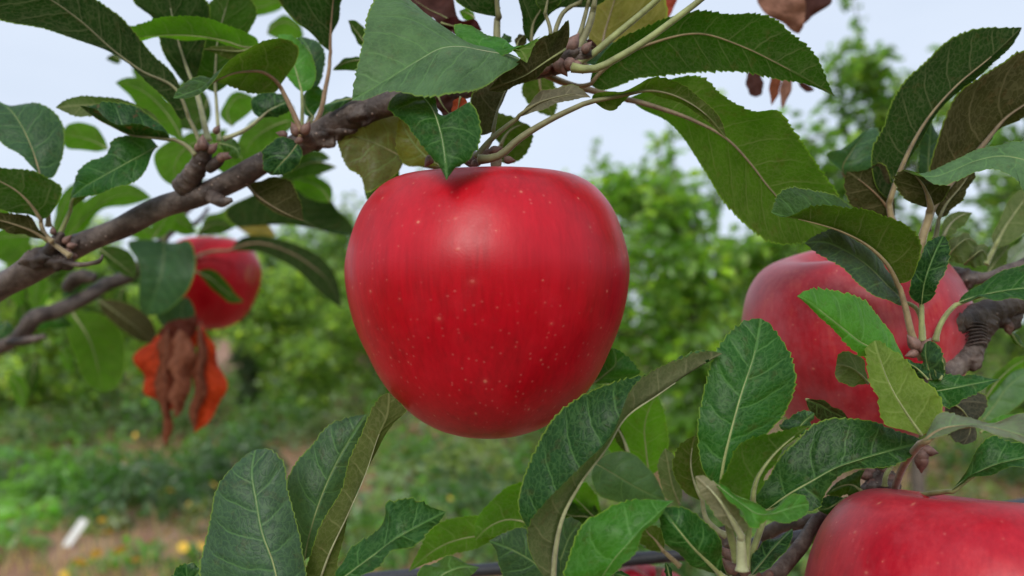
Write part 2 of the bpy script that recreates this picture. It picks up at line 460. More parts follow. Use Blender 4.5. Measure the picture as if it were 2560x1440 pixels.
def _edge(e, t):
    s = np.sin(np.pi * np.clip(t, 0, 1)) ** .8
    if np.isscalar(e): return e * s
    return np.interp(t, np.linspace(0.1, .9, len(e)), e) * s
leaf_count = 0
def leaf(branch, f, d, mid, a, b, face, tone='mid', z=0, ea=0, eb=0, pet=None, pr=(.85, .5), stalk='green', pf=None,
         bulge=.07, spots=0.16, rough=0.0, fine=True, tooth=.42, name='leaf', ripple=.5, label=None, petd=None, wave=.55, mat=None, K=6):
    """One leaf blade lofted between its two edges and its midrib, in real depth.
    d: depth of the leaf's base in metres; z: how far (mm) the midrib lies behind that at base, middle and tip; ea, eb: how far (mm) the edges a and b lie
    behind the midrib; pet: the stalk's points from where it is attached to the base of the blade, petd: the depth of its foot."""
    global leaf_count
    leaf_count += 1
    r = random.Random(leaf_count)
    m2 = fr(f, mid)
    a2 = np.concatenate((m2[:1], fr(f, a), m2[-1:])); b2 = np.concatenate((m2[:1], fr(f, b), m2[-1:]))
    px_len = np.linalg.norm(np.diff(m2, axis=0), axis=1).sum()
    length = px_len * d / FPX
    rows = int(np.clip(length / .0004, 60, 190)) if fine else 26
    t = np.linspace(0, 1, rows)
    M2, A2, B2 = spline(m2, rows), spline(a2, rows), spline(b2, rows)
    dm = d + _bend(z, t) * .001
    Mi, Ai, Bi = Pa(M2, dm), Pa(A2, dm + _edge(ea, t) * .001), Pa(B2, dm + _edge(eb, t) * .001)
    def area(E):
        dM, dE = np.gradient(M2, axis=0), E - M2
        return (dM[:, 0] * -dE[:, 1] + dM[:, 1] * dE[:, 0]).sum()        # > 0: E lies left of the midrib (y up)
    sa, sb = area(A2), area(B2)
    left = sa > 0 if abs(sa) >= abs(sb) else sb < 0
    sg = (1 if face == 'top' else -1) * (1 if left else -1)
    dM = np.gradient(Mi, axis=0); dM /= np.linalg.norm(dM, axis=1)[:, None]
    def half(E, s_):
        w_ = np.linalg.norm(E - Mi, axis=1)
        nrm = np.cross(dM, E - Mi) * s_
        for _ in range(3): nrm = (nrm + np.roll(nrm, 1, 0) + np.roll(nrm, -1, 0)) / 3
        nrm /= np.maximum(np.linalg.norm(nrm, axis=1), 1e-9)[:, None]
        out = (E - Mi) / np.maximum(w_, 1e-6)[:, None]
        elen = np.linalg.norm(np.diff(E, axis=0), axis=1).sum()
        teeth = max(6, round(elen / .0020))
        cum = np.concatenate(([0], np.cumsum(np.linalg.norm(np.diff(E, axis=0), axis=1)))) / elen
        cum = cum + .25 / teeth * np.sin(cum * teeth * 1.9 + r.random() * 6)
        q = (cum * teeth) % 1.0
        saw = np.where(q < .8, (q / .8) ** 1.3, (1 - q) / .2) - .4
        env = np.clip((t - .10) / .1, 0, 1) * np.clip((1 - t) / .04, 0, 1) * np.clip(w_ / .004, 0, 1)
        if fine and tooth: E = E + (out + dM * .6) * (saw * env * tooth * .0013 * (.85 + .3 * np.sin(cum * 37 + r.random() * 6)))[:, None]
        if wave: E = E + nrm * (np.sin(t * math.pi * 2 * (2.2 + r.random()) + r.random() * 6) * env * wave * .001)[:, None]
        P_ = []
        vl = t * length * 1000
        for k in range(1, K + 1):
            s = k / K
            p = Mi * (1 - s) + E * s
            h = bulge * w_ * math.sin(math.pi * s ** .85)
            xm = s * w_ * 1000
            phs = (vl - .55 * xm - .016 * xm * xm) / 7.6
            h = h + ripple * .001 * np.clip(w_ / .01, 0, 1) * (np.abs(np.sin(np.pi * phs + s_)) - .5) * math.sin(math.pi * min(1, s * 1.05))
            P_.append((p + nrm * h[:, None], s * w_ * 1000, s))
        return P_
    # s_ turns the strip's cross product towards the leaf's upper side
    HA, HB = half(Ai, sg), half(Bi, -sg)
    colsP = [p for p, _, _ in HA[::-1]] + [Mi] + [p for p, _, _ in HB]
    xs = [-x for _, x, _ in HA[::-1]] + [np.zeros(rows)] + [x for _, x, _ in HB]
    us = [-s for _, _, s in HA[::-1]] + [0.0] + [s for _, _, s in HB]
    V = np.stack(colsP, 1)                                            # rows, 2K+1, 3
    nc = 2 * K + 1
    arc = np.concatenate(([0], np.cumsum(np.linalg.norm(np.diff(Mi, axis=0), axis=1)))) * 1000
    mm = np.stack((np.stack(xs, 1), np.repeat(arc[:, None], nc, 1)), -1).reshape(-1, 2)
    uv = np.stack((np.repeat(np.array(us)[None], rows, 0), np.repeat(t[:, None], nc, 1)), -1).reshape(-1, 2)
    i, j = np.meshgrid(np.arange(rows - 1), np.arange(nc - 1), indexing='ij')
    q = np.stack((i * nc + j, i * nc + j + 1, (i + 1) * nc + j + 1, (i + 1) * nc + j), -1).reshape(-1, 4)
    if sg < 0: q = q[:, ::-1]
    o = mesh_obj(name, V.reshape(-1, 3), q, mat or M['leaf'], None, {'uv': uv, 'mm': mm})
    tp = TONES[tone] if isinstance(tone, str) else tone
    jt = 1 + (r.random() - .5) * .22
    o['leaf_top'] = [c * jt for c in tp[0]]; o['leaf_under'] = [c * jt for c in tp[1]]; o['leaf_through'] = [c * jt for c in tp[2]]
    o['leaf_misc'] = [float(spots), float(rough), {'dark': .34, 'glow': .55, 'brown': .34, 'grey': .36}.get(tone, .42) if isinstance(tone, str) else .40]
    if label: o['label'] = label
    adopt(o, branch)
    # stalk and raised midrib
    ns = half_n = np.cross(dM, Ai - Mi) * sg - np.cross(dM, Bi - Mi) * sg
    ns = ns / np.maximum(np.linalg.norm(ns, axis=1), 1e-9)[:, None]
    n_rib = int(rows * .82)
    pr0, pr1 = pr[0] * .85, pr[1] * .72
    rib_r = np.interp(np.linspace(0, 1, n_rib), [0, .5, 1], [pr1, pr1 * .42, pr1 * .14]) * .001
    rib = Mi[:n_rib] - ns[:n_rib] * (rib_r * .75)[:, None]
    if pet is not None:
        p2 = np.concatenate((fr(pf or f, pet), m2[:1]))
        k = 14
        pp = spline(p2, k)[:-1]
        d0 = d if petd is None else petd
        tt = np.linspace(0, 1, k)[:-1]
        dd = d0 + (dm[0] - d0) * tt + (pr1 * .75e-3) * tt
        pc = Pa(pp, dd)
        c = np.concatenate((pc, rib[1::2])); rr = np.concatenate((np.interp(tt, [0, .12, 1], [pr0 * 1.35, pr0, pr1]) * .001, rib_r[1::2]))
    else:
        c, rr = rib[::2], rib_r[::2]
    st = tube_obj('leaf_stalk', c, rr, M['stalk'], None, 8)
    st['stalk_tone'] = list(STALK[stalk])
    st.parent = o
    st.matrix_parent_inverse = Matrix.Identity(4)
    st.location = (0, 0, 0)
    # the mesh is in world coordinates; the blade's own parent inverse already takes them back
    return o

def wood(branch, f, pts, ds, rs, name='wood', knob=.12, n=20, k=90, rings=0.0, seed=1, mat=None):
    """A branch piece: pixel points with depth and radius (mm) at each."""
    p = fr(f, pts)
    c2 = spline(np.column_stack((p, np.asarray(ds) * 1000, np.asarray(rs))), k)
    c = Pa(c2[:, :2], c2[:, 2] / 1000)
    r = c2[:, 3] * .001 * (.86 if name == 'wood' else 1.0)
    v, q = tube(c, r, n)
    g = np.random.default_rng(seed)
    a = np.repeat(np.arange(k), n); b = np.tile(np.arange(n), k)
    off = np.zeros(k * n)
    for _ in range(9):
        fa, fb, ph = g.uniform(.05, .5), g.integers(0, 4), g.uniform(0, 6.3)
        off += g.uniform(.2, 1) * np.sin(a * fa + b * 2 * math.pi / n * fb + ph)
    off = off / 5 * knob
    if rings: off += rings * (np.clip(np.sin(a * .95 + .5 * np.sin(b * 2 * math.pi / n + 1)), .2, 1) - .6)
    cc = np.repeat(c, n, 0)
    v[:k * n] = cc + (v[:k * n] - cc) * (1 + off)[:, None]
    o = poly_obj(name, v, fix_tri(q), mat or M['bark'])
    adopt(o, branch)
    return o
def buds(branch, f, spots, name='bud_scale', mat=None):
    """Little brown scales of a spur, each a pointed lump: (x, y, depth, length mm, dx, dy)."""
    for (x, y, d, ln, dx, dy) in spots:
        p = fr(f, [(x, y)])[0]
        a = P(p[0], p[1], d); b = P(p[0] + dx, p[1] + dy, d); u = (b - a) / max(np.linalg.norm(b - a), 1e-9)
        tt = np.linspace(-.15, 1, 7)
        c = a + u * (tt * ln * .001)[:, None]
        rad = np.array((.3, .46, .5, .44, .32, .16, .03)) * ln * .001 * .8
        o = tube_obj(name, c, rad, mat or M['bud'], None, 9)
        adopt(o, branch)
def spur_knob(branch, f, x, y, d, r, seed=3, name='spur_knob', stretch=(1, 1, 1)):
    p = fr(f, [(x, y)])[0]
    c = P(p[0], p[1], d)
    g = np.random.default_rng(seed)
    nu, nv = 20, 12
    V, F = [], []
    ph = g.uniform(0, 6.3, 6)
    for i in range(nv + 1):
        th = math.pi * i / nv
        for j in range(nu):
            a = 2 * math.pi * j / nu
            n = np.array((math.sin(th) * math.cos(a), math.sin(th) * math.sin(a), math.cos(th)))
            rr = r * .001 * (1 + .16 * math.sin(3 * a + ph[0] + 2 * th) + .13 * math.sin(5 * th + ph[1] + a) + .08 * math.sin(7 * a + ph[2]))
            V.append(c + n * rr * np.array(stretch))
    for i in range(nv):
        for j in range(nu):
            F.append((i * nu + j, (i + 1) * nu + j, (i + 1) * nu + (j + 1) % nu, i * nu + (j + 1) % nu))
    o = poly_obj(name, V, F, M['bark'])
    adopt(o, branch)

def apple(label, x, y, d, R, kind, tilt=(0, 0, 0), seed=1, stem=.55, squash=1.0, group=None, prof=None):
    """An apple round its own axis: shoulders, stem cavity, five-ribbed base with calyx."""
    c = P(x, y, d)
    root = empty('apple', c, label, 'apple', group)
    root.rotation_euler = Euler([math.radians(a) for a in tilt])
    pf = np.array(prof or [(0, .16), (.05, .17), (.12, .25), (.2, .39), (.30, .515), (.40, .572), (.51, .590), (.62, .577), (.73, .522), (.86, .38), (.96, .15), (1.0, -.04), (.985, -.26),
                   (.942, -.45), (.845, -.69), (.748, -.88), (.618, -1.045), (.455, -1.18), (.30, -1.255), (.18, -1.28), (.11, -1.25), (.06, -1.20), (0, -1.18)])
    nu, nv = 120, 90
    pr_ = spline(pf, nv); pr_[0, 0] = pr_[-1, 0] = 0
    g = np.random.default_rng(seed)
    th = np.linspace(0, 2 * math.pi, nu, endpoint=False)
    ph = g.uniform(0, 6.3, 5)
    zz = pr_[:, 1]
    lob = .014 * np.clip((-zz - .5) / .7, 0, 1) + .012 * np.clip((zz - .1) / .4, 0, 1)
    rad = pr_[:, 0][:, None] * (1 + lob[:, None] * np.cos(5 * th + ph[0])[None] + .008 * np.cos(2 * th + ph[1])[None] + .006 * np.cos(3 * th + ph[2])[None])
    z = zz[:, None] * squash + .012 * np.cos(2 * th + ph[3])[None] * np.clip(zz, 0, 1)[:, None] * 2
    V = np.stack((rad * np.cos(th), rad * np.sin(th), z + 0 * rad), -1).reshape(-1, 3) * R
    i, j = np.meshgrid(np.arange(nv - 1), np.arange(nu), indexing='ij')
    q = np.stack((i * nu + j, (i + 1) * nu + j, (i + 1) * nu + (j + 1) % nu, i * nu + (j + 1) % nu), -1).reshape(-1, 4)
    o = mesh_obj('skin', V, q, M[kind], root)
    if stem:
        tt = np.linspace(0, 1, 12)
        cc = np.stack((.10 * R * np.sin(tt * 2), .04 * R * tt, R * (.15 + stem * tt)), 1)
        s_ = tube_obj('fruit_stalk', cc, np.interp(tt, [0, .8, 1], [.0011, .0011, .0018]), M['stalk'], root)
        s_['stalk_tone'] = list(STALK['brown'])
        cv = []
        for k in range(5):
            a = k * 2 * math.pi / 5
            t2 = np.linspace(0, 1, 5)
            c2 = np.stack(((.06 - .05 * t2) * R * math.cos(a), (.06 - .05 * t2) * R * math.sin(a), -R * (1.2 + .07 * t2) * squash), 1)
            cv.append(tube(c2, np.array((.0016, .002, .0016, .001, .0002)), 6))
        v, F = join(cv)
        poly_obj('calyx', v, F, M['bud'], root)
    return root

# ------------------------------------------------------------------ ground
def ground():
    n = 110
    u = np.linspace(-1, 1, n)
    g = np.sign(u) * (np.abs(u) ** 2.6) * 600
    X, Y = np.meshgrid(g, g + 3.0, indexing='ij')
    dist = np.hypot(X, Y)
    Z = .05 * np.sin(X * 1.7 + .6) * np.cos(Y * 1.3) + .035 * np.sin(X * 4.1 + Y * 2.7) + .02 * np.sin(X * 9.3 - Y * 7.1)
    Z *= np.clip(1 - dist / 60, 0, 1)
    V = np.stack((X, Y, Z - .02), -1).reshape(-1, 3)
    i, j = np.meshgrid(np.arange(n - 1), np.arange(n - 1), indexing='ij')
    q = np.stack((i * n + j, (i + 1) * n + j, (i + 1) * n + j + 1, i * n + j + 1), -1).reshape(-1, 4)
    return tag(mesh_obj('ground', V, q, M['soil']), kind='structure')
ground()

# ------------------------------------------------------------------ the apples
apple('large glossy red apple in sharp focus, hanging alone in the middle', 1222, 649, .210, .0398, 'deep', (1, 1, -75), 3, squash=.965)
apple('pinkish red apple half hidden by leaves beside the peeling branch', 2124, 785, .262, .0372, 'bloom', (12, 8, -80), 5)
apple('shiny red apple cut off by the lower right corner', 2452, 1500, .188, .0424, 'fresh', (-4, -9, -90), 8, stem=.3)
apple('small blurred red apple beside the hanging dried rust-red leaf', 528, 674, .58, .0375, 'deep', (6, -6, -90), 12, squash=.97)
apple('top of a red apple showing below the black irrigation hose', 1628, 1490, .30, .0165, 'fresh', (0, 10, 0), 15)

# ------------------------------------------------------------------ branch across the left and top
B1 = empty('apple_branch', P(-90, 790, .262), 'dark brown apple branch rising from the left edge behind the main apple', 'branch')
wood(B1, 'O', [(-90, 775), (0, 718), (110, 655), (180, 620), (290, 575), (400, 520), (520, 480), (600, 440), (700, 385), (790, 340), (870, 295), (960, 262), (1080, 236), (1220, 205), (1340, 172), (1425, 150), (1475, 128)],
     [.262, .262, .261, .26, .26, .259, .257, .255, .252, .249, .246, .242, .236, .228, .22, .214, .212],
     [5.6, 5.4, 5.6, 4.9, 4.5, 4.4, 4.5, 4.7, 4.3, 4.8, 5.2, 4.9, 4.3, 3.8, 3.4, 3.2, 2.2], k=150, seed=4)
wood(B1, 'A', [(1290, 1340), (1370, 1240), (1420, 1160), (1450, 1080), (1450, 1020)], [.256, .253, .251, .25, .25], [3.6, 3.5, 3.0, 2.9, 1.6], 'spur', .12, k=50, rings=.10, seed=6)
wood(B1, 'A', [(1480, 1200), (1560, 1140), (1600, 1110)], [.252, .25, .249], [1.8, 1.7, .7], 'spur', .2, k=20, seed=7)
wood(B1, 'A', [(2260, 1020), (2190, 990), (2140, 950), (2120, 920)], [.249, .244, .24, .239], [2.6, 2.3, 1.9, 1.1], 'spur', .15, k=30, rings=.08, seed=8)
wood(B1, 'D', [(360, 560), (380, 470), (420, 410), (440, 380)], [.258, .254, .252, .251], [2.6, 2.3, 1.6, .8], 'spur', .2, k=30, rings=.1, seed=9)
wood(B1, 'D', [(430, 575), (540, 600), (650, 592), (715, 570), (728, 530)], [.256, .25, .247, .246, .246], [1.0, .9, .7, .7, .25], 'dry_twig', .25, k=30, seed=10)
wood(B1, 'D', [(1500, 110), (1580, 150), (1650, 140)], [.254, .25, .249], [2.4, 1.9, .7], 'spur', .3, k=20, seed=11)
wood(B1, 'B', [(700, 720), (860, 930), (1000, 1080), (1110, 1130), (1150, 1110)], [.238, .231, .222, .214, .211], [2.6, 2.4, 2.3, 2.2, 1.3], 'spur', .15, k=40, rings=.06, seed=12)
for a in ((120, 640, .2565, 4.2, 1), (150, 655, .2555, 3.3, 2), (90, 650, .2565, 3.6, 3), (172, 610, .256, 2.8, 4), (840, 320, .2465, 4.4, 5), (795, 345, .2465, 4.2, 6), (905, 285, .2425, 4.2, 7)):
    spur_knob(B1, 'O', a[0], a[1], a[2], a[3], a[4], 'bark_lump', (1.4, .7, .8))
buds(B1, 'A', [(1400, 1060, .247, 3.5, 4, -6), (1440, 1050, .246, 4.5, 0, -8), (1490, 1075, .248, 4.0, 8, -8), (1560, 1130, .247, 4, 9, -6), (1590, 1110, .246, 3, 9, 2), (1530, 940, .25, 3, 4, -6),
               (2110, 950, .238, 4.2, -3, -7), (2160, 940, .237, 4.2, 4, -7), (2030, 960, .239, 3.2, -8, -2), (2140, 990, .238, 3, -6, 4)])
buds(B1, 'D', [(460, 440, .25, 3.2, 4, -4), (490, 470, .25, 3, 6, -1), (380, 380, .25, 2.6, -1, -8), (470, 500, .251, 2.6, 6, 3), (510, 530, .253, 2.4, 8, 3)])
buds(B1, 'B', [(1150, 1120, .209, 4.5, 8, -5), (1220, 1075, .208, 3.5, 8, -2), (1320, 1135, .208, 3.0, 9, 1), (1100, 1150, .208, 2.8, 0, 8), (790, 1120, .2, 3.2, -6, 9),
               (1620, 470, .212, 4, -6, 5), (1690, 440, .211, 5, 4, 6), (1760, 440, .209, 4.6, 5, 4), (1820, 450, .208, 3.6, 4, 6), (1880, 360, .209, 3.4, 5, -6), (1700, 350, .213, 5.5, 4, -8), (1770, 350, .211, 5.5, 5, -8)])
spur_knob(B1, 'B', 1660, 440, .214, 3.9, 21, 'spur_knob', (1.5, 1, .8))
spur_knob(B1, 'B', 1760, 400, .213, 3.2, 22, 'spur_knob', (1.2, 1, 1))

# upper left spur
leaf(B1, 'A', .252, [(1330, 820), (1250, 640), (1000, 505), (830, 380), (560, 140), (330, -20), (-150, -190)], [(1310, 700), (1240, 540), (1100, 400), (925, 185), (870, 130), (740, 40), (600, -60), (200, -200)],
     [(1300, 850), (1210, 740), (1090, 620), (900, 450), (700, 340), (350, 215), (0, 145), (-180, 60)], 'under', 'dark', (0, -8, -25), 4, -5, [(1440, 1090), (1400, 960)], (1.0, .85), 'olive', spots=.1)
leaf(B1, 'A', .262, [(1840, 330), (1760, 335), (1600, 290), (1300, 250), (1100, 255), (960, 262), (825, 228)], [(1830, 280), (1760, 235), (1650, 190), (1500, 135), (1300, 118), (1130, 123), (1000, 168), (905, 198)],
     [(1790, 350), (1640, 325), (1500, 293), (1300, 278), (1100, 275), (950, 282), (880, 258)], 'under', 'glow', (0, -6, -10), -4, 5, None)
leaf(B1, 'A', .238, [(1990, 612), (1930, 545), (1860, 508), (1760, 505), (1660, 520), (1560, 560), (1450, 622), (1350, 662), (1232, 698)],
     [(2040, 540), (2110, 430), (2127, 350), (2080, 305), (1960, 275), (1850, 290), (1750, 350), (1640, 440), (1520, 575), (1440, 640), (1320, 700)],
     [(1970, 645), (1890, 662), (1780, 665), (1690, 630), (1600, 595), (1500, 565), (1430, 548), (1340, 568), (1260, 630)], 'under', 'olive', (0, -12, -20), -3, 3,
     [(2140, 935), (2080, 790)], (1.15, .95), 'pink')
leaf(B1, 'A', .256, [(1140, 890), (1000, 800), (800, 750), (600, 750), (395, 765)], [(1110, 830), (1000, 755), (850, 708), (700, 683), (540, 690), (440, 725)], [(1080, 880), (900, 850), (750, 840), (600, 830), (480, 805)],
     'under', 'sage', (0, -4, -10), -2, -3, None)
leaf(B1, 'A', .248, [(1210, 985), (1060, 972), (930, 958), (800, 900), (690, 845), (565, 750)], [(1190, 940), (1090, 840), (950, 750), (780, 722), (660, 748)],
     [(1180, 945), (1100, 915), (980, 890), (860, 880), (740, 835), (660, 775)], 'top', 'dark', (0, -5, -8), 4, -5, [(1390, 1105), (1330, 1040)], (1.0, .8), 'olive', spots=.75)
leaf(B1, 'A', .25, [(1120, 1040), (1030, 1090), (900, 1160), (720, 1260), (600, 1330), (505, 1410)], [(1060, 975), (900, 965), (800, 1005), (760, 1085), (640, 1145), (560, 1230), (510, 1330)],
     [(1090, 1080), (1035, 1220), (930, 1300), (800, 1348), (680, 1380), (570, 1430)][:5], 'top', 'mid', (6, -6, 0), 3, -3, None, tooth=.45)
leaf(B1, 'D', .252, [(508, 200), (520, 140), (580, 100), (680, 70), (820, 55)], [(500, 150), (505, 110), (590, 70), (720, 60)], [(540, 180), (600, 130), (720, 85)], 'under', 'olive', 0, 0, 0, [(415, 410), (450, 330)], (1.0, .85), 'green')
leaf(B1, 'A', .252, [(285, 1245), (225, 1050), (150, 890), (80, 790), (-60, 690)], [(255, 1215), (150, 1110), (0, 1005), (-90, 880), (-90, 740)], [(362, 1268), (430, 1150), (463, 1000), (452, 900), (390, 800), (280, 742), (160, 732), (50, 758), (10, 745)],
     'top', 'grey', (0, 6, 14), -3, 4, [(345, 1610), (330, 1420)], (1.0, .9), 'tan')
leaf(B1, 'D', .247, [(290, 285), (230, 190), (120, 80), (0, 10), (-160, -60)], [(200, 243), (100, 236), (0, 212), (-120, 130)], [(340, 262), (392, 195), (438, 52), (345, -12), (260, -55), (150, -80), (0, -85), (-120, -90)],
     'under', 'mid', (0, -6, -10), -3, 4, [(375, 440), (310, 370)], (1.0, .9), 'tan', ripple=.7)
leaf(B1, 'D', .248, [(350, 430), (250, 370), (120, 320), (-80, 270)], [(300, 372), (180, 245), (60, 240), (-40, 240)], [(270, 415), (150, 390), (0, 350)], 'under', 'brown', (0, -6, -8), -2, 2, [(500, 540), (430, 490)], (1.1, .95), 'tan')
leaf(B1, 'A', .238, [(2115, 1020), (2070, 1085), (2000, 1160), (1930, 1246)], [(2060, 985), (1960, 985), (1890, 1045), (1862, 1120), (1880, 1200)], [(2150, 1075), (2145, 1130), (2100, 1195), (2020, 1238)],
     'top', 'dark', (0, -3, 0), 2, 1, [(2135, 960)], (.8, .6), 'tan')
leaf(B1, 'A', .252, [(2345, 365), (2352, 200), (2370, 0), (2385, -180)], [(2310, 340), (2200, 225), (2100, 150), (2030, 80), (1965, -20), (1980, -150), (2200, -260)], [(2368, 260), (2402, 130), (2440, 0), (2455, -120)],
     'under', 'dark', (0, -5, -12), -3, 5, [(2140, 960), (2225, 900), (2285, 780), (2312, 640), (2342, 480)], (1.15, .8), 'pink')
leaf(B1, 'A', .268, [(1395, 640), (1320, 450), (1250, 220), (1190, -80)], [(1280, 560), (1180, 400), (1130, 270), (1080, 128), (950, -10), (980, -100)], [(1400, 560), (1440, 400), (1480, 200), (1490, 40), (1400, -60)],
     'under', 'dark', (0, -5, -10), 3, 3, [(1480, 1000), (1440, 820)], (1.3, 1.1), 'pale')
leaf(B1, 'A', .274, [(1535, 660), (1535, 480), (1550, 280), (1600, 80), (1650, -90)], [(1450, 620), (1370, 440), (1390, 240), (1480, 20)], [(1620, 600), (1700, 450), (1760, 250), (1830, 72), (1760, -30)],
     'under', 'mid', (0, -3, -6), 3, 3, [(1560, 1000), (1545, 820)], (.9, .75), 'pale')
leaf(B1, 'A', .25, [(2145, 655), (2110, 520), (2060, 380), (1980, 245)], [(2080, 600), (2010, 480), (1970, 340)], [(2210, 630), (2246, 545), (2225, 420), (2150, 310), (2060, 250)], 'top', 'bright', (0, 4, 8), 3, 2, [(2145, 900), (2150, 760)], (.8, .7), 'green')
leaf(B1, 'A', .262, [(2205, 640), (2220, 500), (2200, 360), (2130, 265)], [(2140, 560), (2110, 400), (2100, 300)], [(2260, 610), (2300, 500), (2308, 370), (2250, 290)], 'top', 'grey', (0, 4, 8), 2, 2, [(2190, 880), (2215, 760)], (.8, .7), 'pale')
leaf(B1, 'A', .252, [(1850, 838), (1905, 790), (1980, 750), (2065, 715)], [(1800, 800), (1790, 720), (1830, 665), (1920, 655), (2000, 668)], [(1900, 835), (1990, 825), (2055, 790)], 'top', 'dark', 0, 2, 2, [(1590, 985), (1740, 925)], (.9, .8), 'pale')
leaf(B1, 'A', .262, [(1560, 1020), (1620, 1030), (1680, 1060), (1700, 1120)], [(1590, 990), (1660, 990), (1705, 1040)], [(1580, 1060), (1630, 1110), (1680, 1130)], 'top', 'olive', 0, 1, 1, None)
leaf(B1, 'A', .256, [(1800, 345), (1700, 365), (1560, 355), (1445, 350)], [(1750, 350), (1640, 330), (1530, 328)], [(1740, 400), (1660, 425), (1540, 385)], 'under', 'olive', 0, 1, 1, None)
leaf(B1, 'D', .262, [(1750, 20), (1830, 110), (1960, 200), (2158, 292)], [(1830, 10), (1950, -20), (2060, 0), (2120, 110), (2150, 220)], [(1790, 90), (1870, 175), (2000, 250)], 'under', 'brown', (0, -4, -8), 1, 1, [(1700, -90), (1730, -30)], (.9, .8), 'tan')
leaf(B1, 'A', .27, [(2280, 870), (2340, 780), (2440, 720), (2520, 690)], [(2290, 790), (2350, 735), (2440, 705)], [(2330, 840), (2420, 790), (2490, 720)], 'top', 'mid', 0, 1, 1, None, fine=False)
leaf(B1, 'A', .258, [(2230, 830), (2170, 740), (2190, 640), (2260, 610)], [(2180, 820), (2150, 740), (2170, 660)], [(2260, 780), (2300, 700), (2290, 640)], 'top', 'mid', 0, 1, 1, [(2180, 920)], (.8, .6))

# top centre spur
leaf(B1, 'B', .196, [(1440, 428), (1300, 385), (1140, 355), (1000, 330), (875, 340), (700, 430), (570, 510), (470, 575), (330, 660), (228, 716)],
     [(1320, 372), (1180, 345), (1000, 300), (850, 195), (740, 100), (620, -20), (500, -90), (400, -20), (345, 100), (305, 290), (255, 500)],
     [(1390, 475), (1300, 525), (1180, 605), (1050, 662), (850, 680), (700, 672), (500, 665), (350, 690)], 'top', 'pale', (6, -10, -16), (14, 14, 10, 2), -12, None, rough=.08, bulge=.06, stalk='pale', tooth=.5)
leaf(B1, 'B', .206, [(1745, 345), (1600, 440), (1450, 540), (1330, 590), (1200, 640)], [(1775, 250), (1768, 145), (1680, 215), (1560, 275), (1440, 400), (1320, 500)], [(1690, 430), (1600, 492), (1500, 570), (1380, 620), (1280, 650)],
     'under', 'brown', (0, -4, -6), -3, 3, None, tooth=.5)
leaf(B1, 'B', .198, [(985, 300), (1120, 335), (1260, 360), (1370, 350), (1420, 360), (1472, 447)], [(962, 162), (1060, 190), (1250, 262), (1330, 300), (1390, 370), (1430, 420)], [(1040, 330), (1200, 380), (1340, 372), (1460, 318), (1560, 268), (1500, 380)],
     'top', 'bright', (4, 0, -6), (8, 8, 2), -3, None, tooth=.5)
leaf(B1, 'B', .178, [(690, 650), (790, 760), (848, 905), (880, 1060), (900, 1282)], [(540, 672), (488, 780), (600, 865), (660, 950), (750, 1060), (840, 1180)], [(815, 690), (835, 770), (890, 838), (960, 842), (1030, 760), (1060, 735), (1122, 800), (1146, 900), (1128, 1040), (1060, 1135), (955, 1205)],
     'top', 'mid', (8, -4, -8), 4, 3, None, tooth=.5, rough=.08, stalk='pale')
leaf(B1, 'B', .252, [(600, 1130), (450, 1045), (300, 985), (108, 955)], [(590, 900), (500, 745), (300, 785), (180, 870)], [(560, 1220), (470, 1290), (330, 1370), (290, 1250), (200, 1200), (145, 1080)],
     'top', ((.085, .080, .030), (.13, .11, .05), (.24, .24, .03)), (0, -4, -4), 3, -3, [(870, 1200), (720, 1170)], (1.0, .9), 'tan', spots=.5, ripple=1.2, wave=1.2)
leaf(B1, 'B', .262, [(560, 1200), (430, 1260), (360, 1330), (335, 1420)], [(470, 1200), (350, 1260), (315, 1340)], [(560, 1280), (500, 1350), (420, 1400)], 'top', 'olive', 0, 1, 1, None)
leaf(B1, 'B', .246, [(860, 1180), (740, 1100), (640, 980), (570, 830)], [(760, 1180), (600, 1170), (540, 1000)], [(800, 1060), (760, 900), (660, 820)], 'top', ((.11, .11, .02), (.16, .15, .04), (.32, .30, .02)), 0, 2, 2, None, spots=.3)
leaf(B1, 'B', .216, [(1238, 930), (1262, 800), (1300, 690), (1350, 590), (1420, 480)], [(1130, 960), (1080, 820), (1080, 690), (1180, 600), (1300, 500)], [(1250, 850), (1290, 740), (1340, 640), (1410, 540)],
     'under', 'brown', (0, 2, 6), 4, 1, [(1120, 1120), (1215, 1000)], (.9, .8), 'olive')
leaf(B1, 'B', .244, [(1290, 1030), (1340, 940), (1400, 900), (1470, 880)], [(1230, 960), (1260, 800), (1340, 820), (1430, 865)], [(1290, 1150), (1400, 1150), (1480, 1070), (1512, 980), (1505, 910)],
     'under', 'olive', 0, 2, 1, [(1255, 1080)], (1.0, .9), 'pale')
leaf(B1, 'B', .204, [(1420, 832), (1560, 735), (1700, 690), (1800, 672), (1925, 694)], [(1470, 750), (1560, 665), (1650, 622), (1780, 610), (1880, 645)], [(1480, 812), (1580, 775), (1700, 738), (1800, 705)],
     'under', ((.05, .06, .045), (.13, .125, .085), (.15, .17, .05)), (0, -3, 0), 3, -2, [(1110, 1120), (1180, 1030), (1280, 935)], (1.0, .8), 'olive')
leaf(B1, 'B', .2, [(1935, 712), (2060, 690), (2200, 660), (2330, 640), (2500, 670), (2650, 745), (2780, 850), (2886, 982)], [(1935, 690), (2050, 650), (2170, 640), (2270, 610), (2350, 560), (2425, 543), (2560, 590), (2700, 690), (2800, 790), (2870, 890)],
     [(1975, 745), (2030, 780), (2080, 787), (2140, 735), (2210, 685), (2330, 662), (2450, 690), (2620, 770), (2750, 860), (2840, 945)], 'under', 'olive', (0, -4, -8), (-6, -3, 3), (4, 3, 1),
     [(1125, 1135), (1270, 1110), (1400, 1000), (1650, 845), (1850, 750)], (1.25, .95), 'olive', tooth=.4)
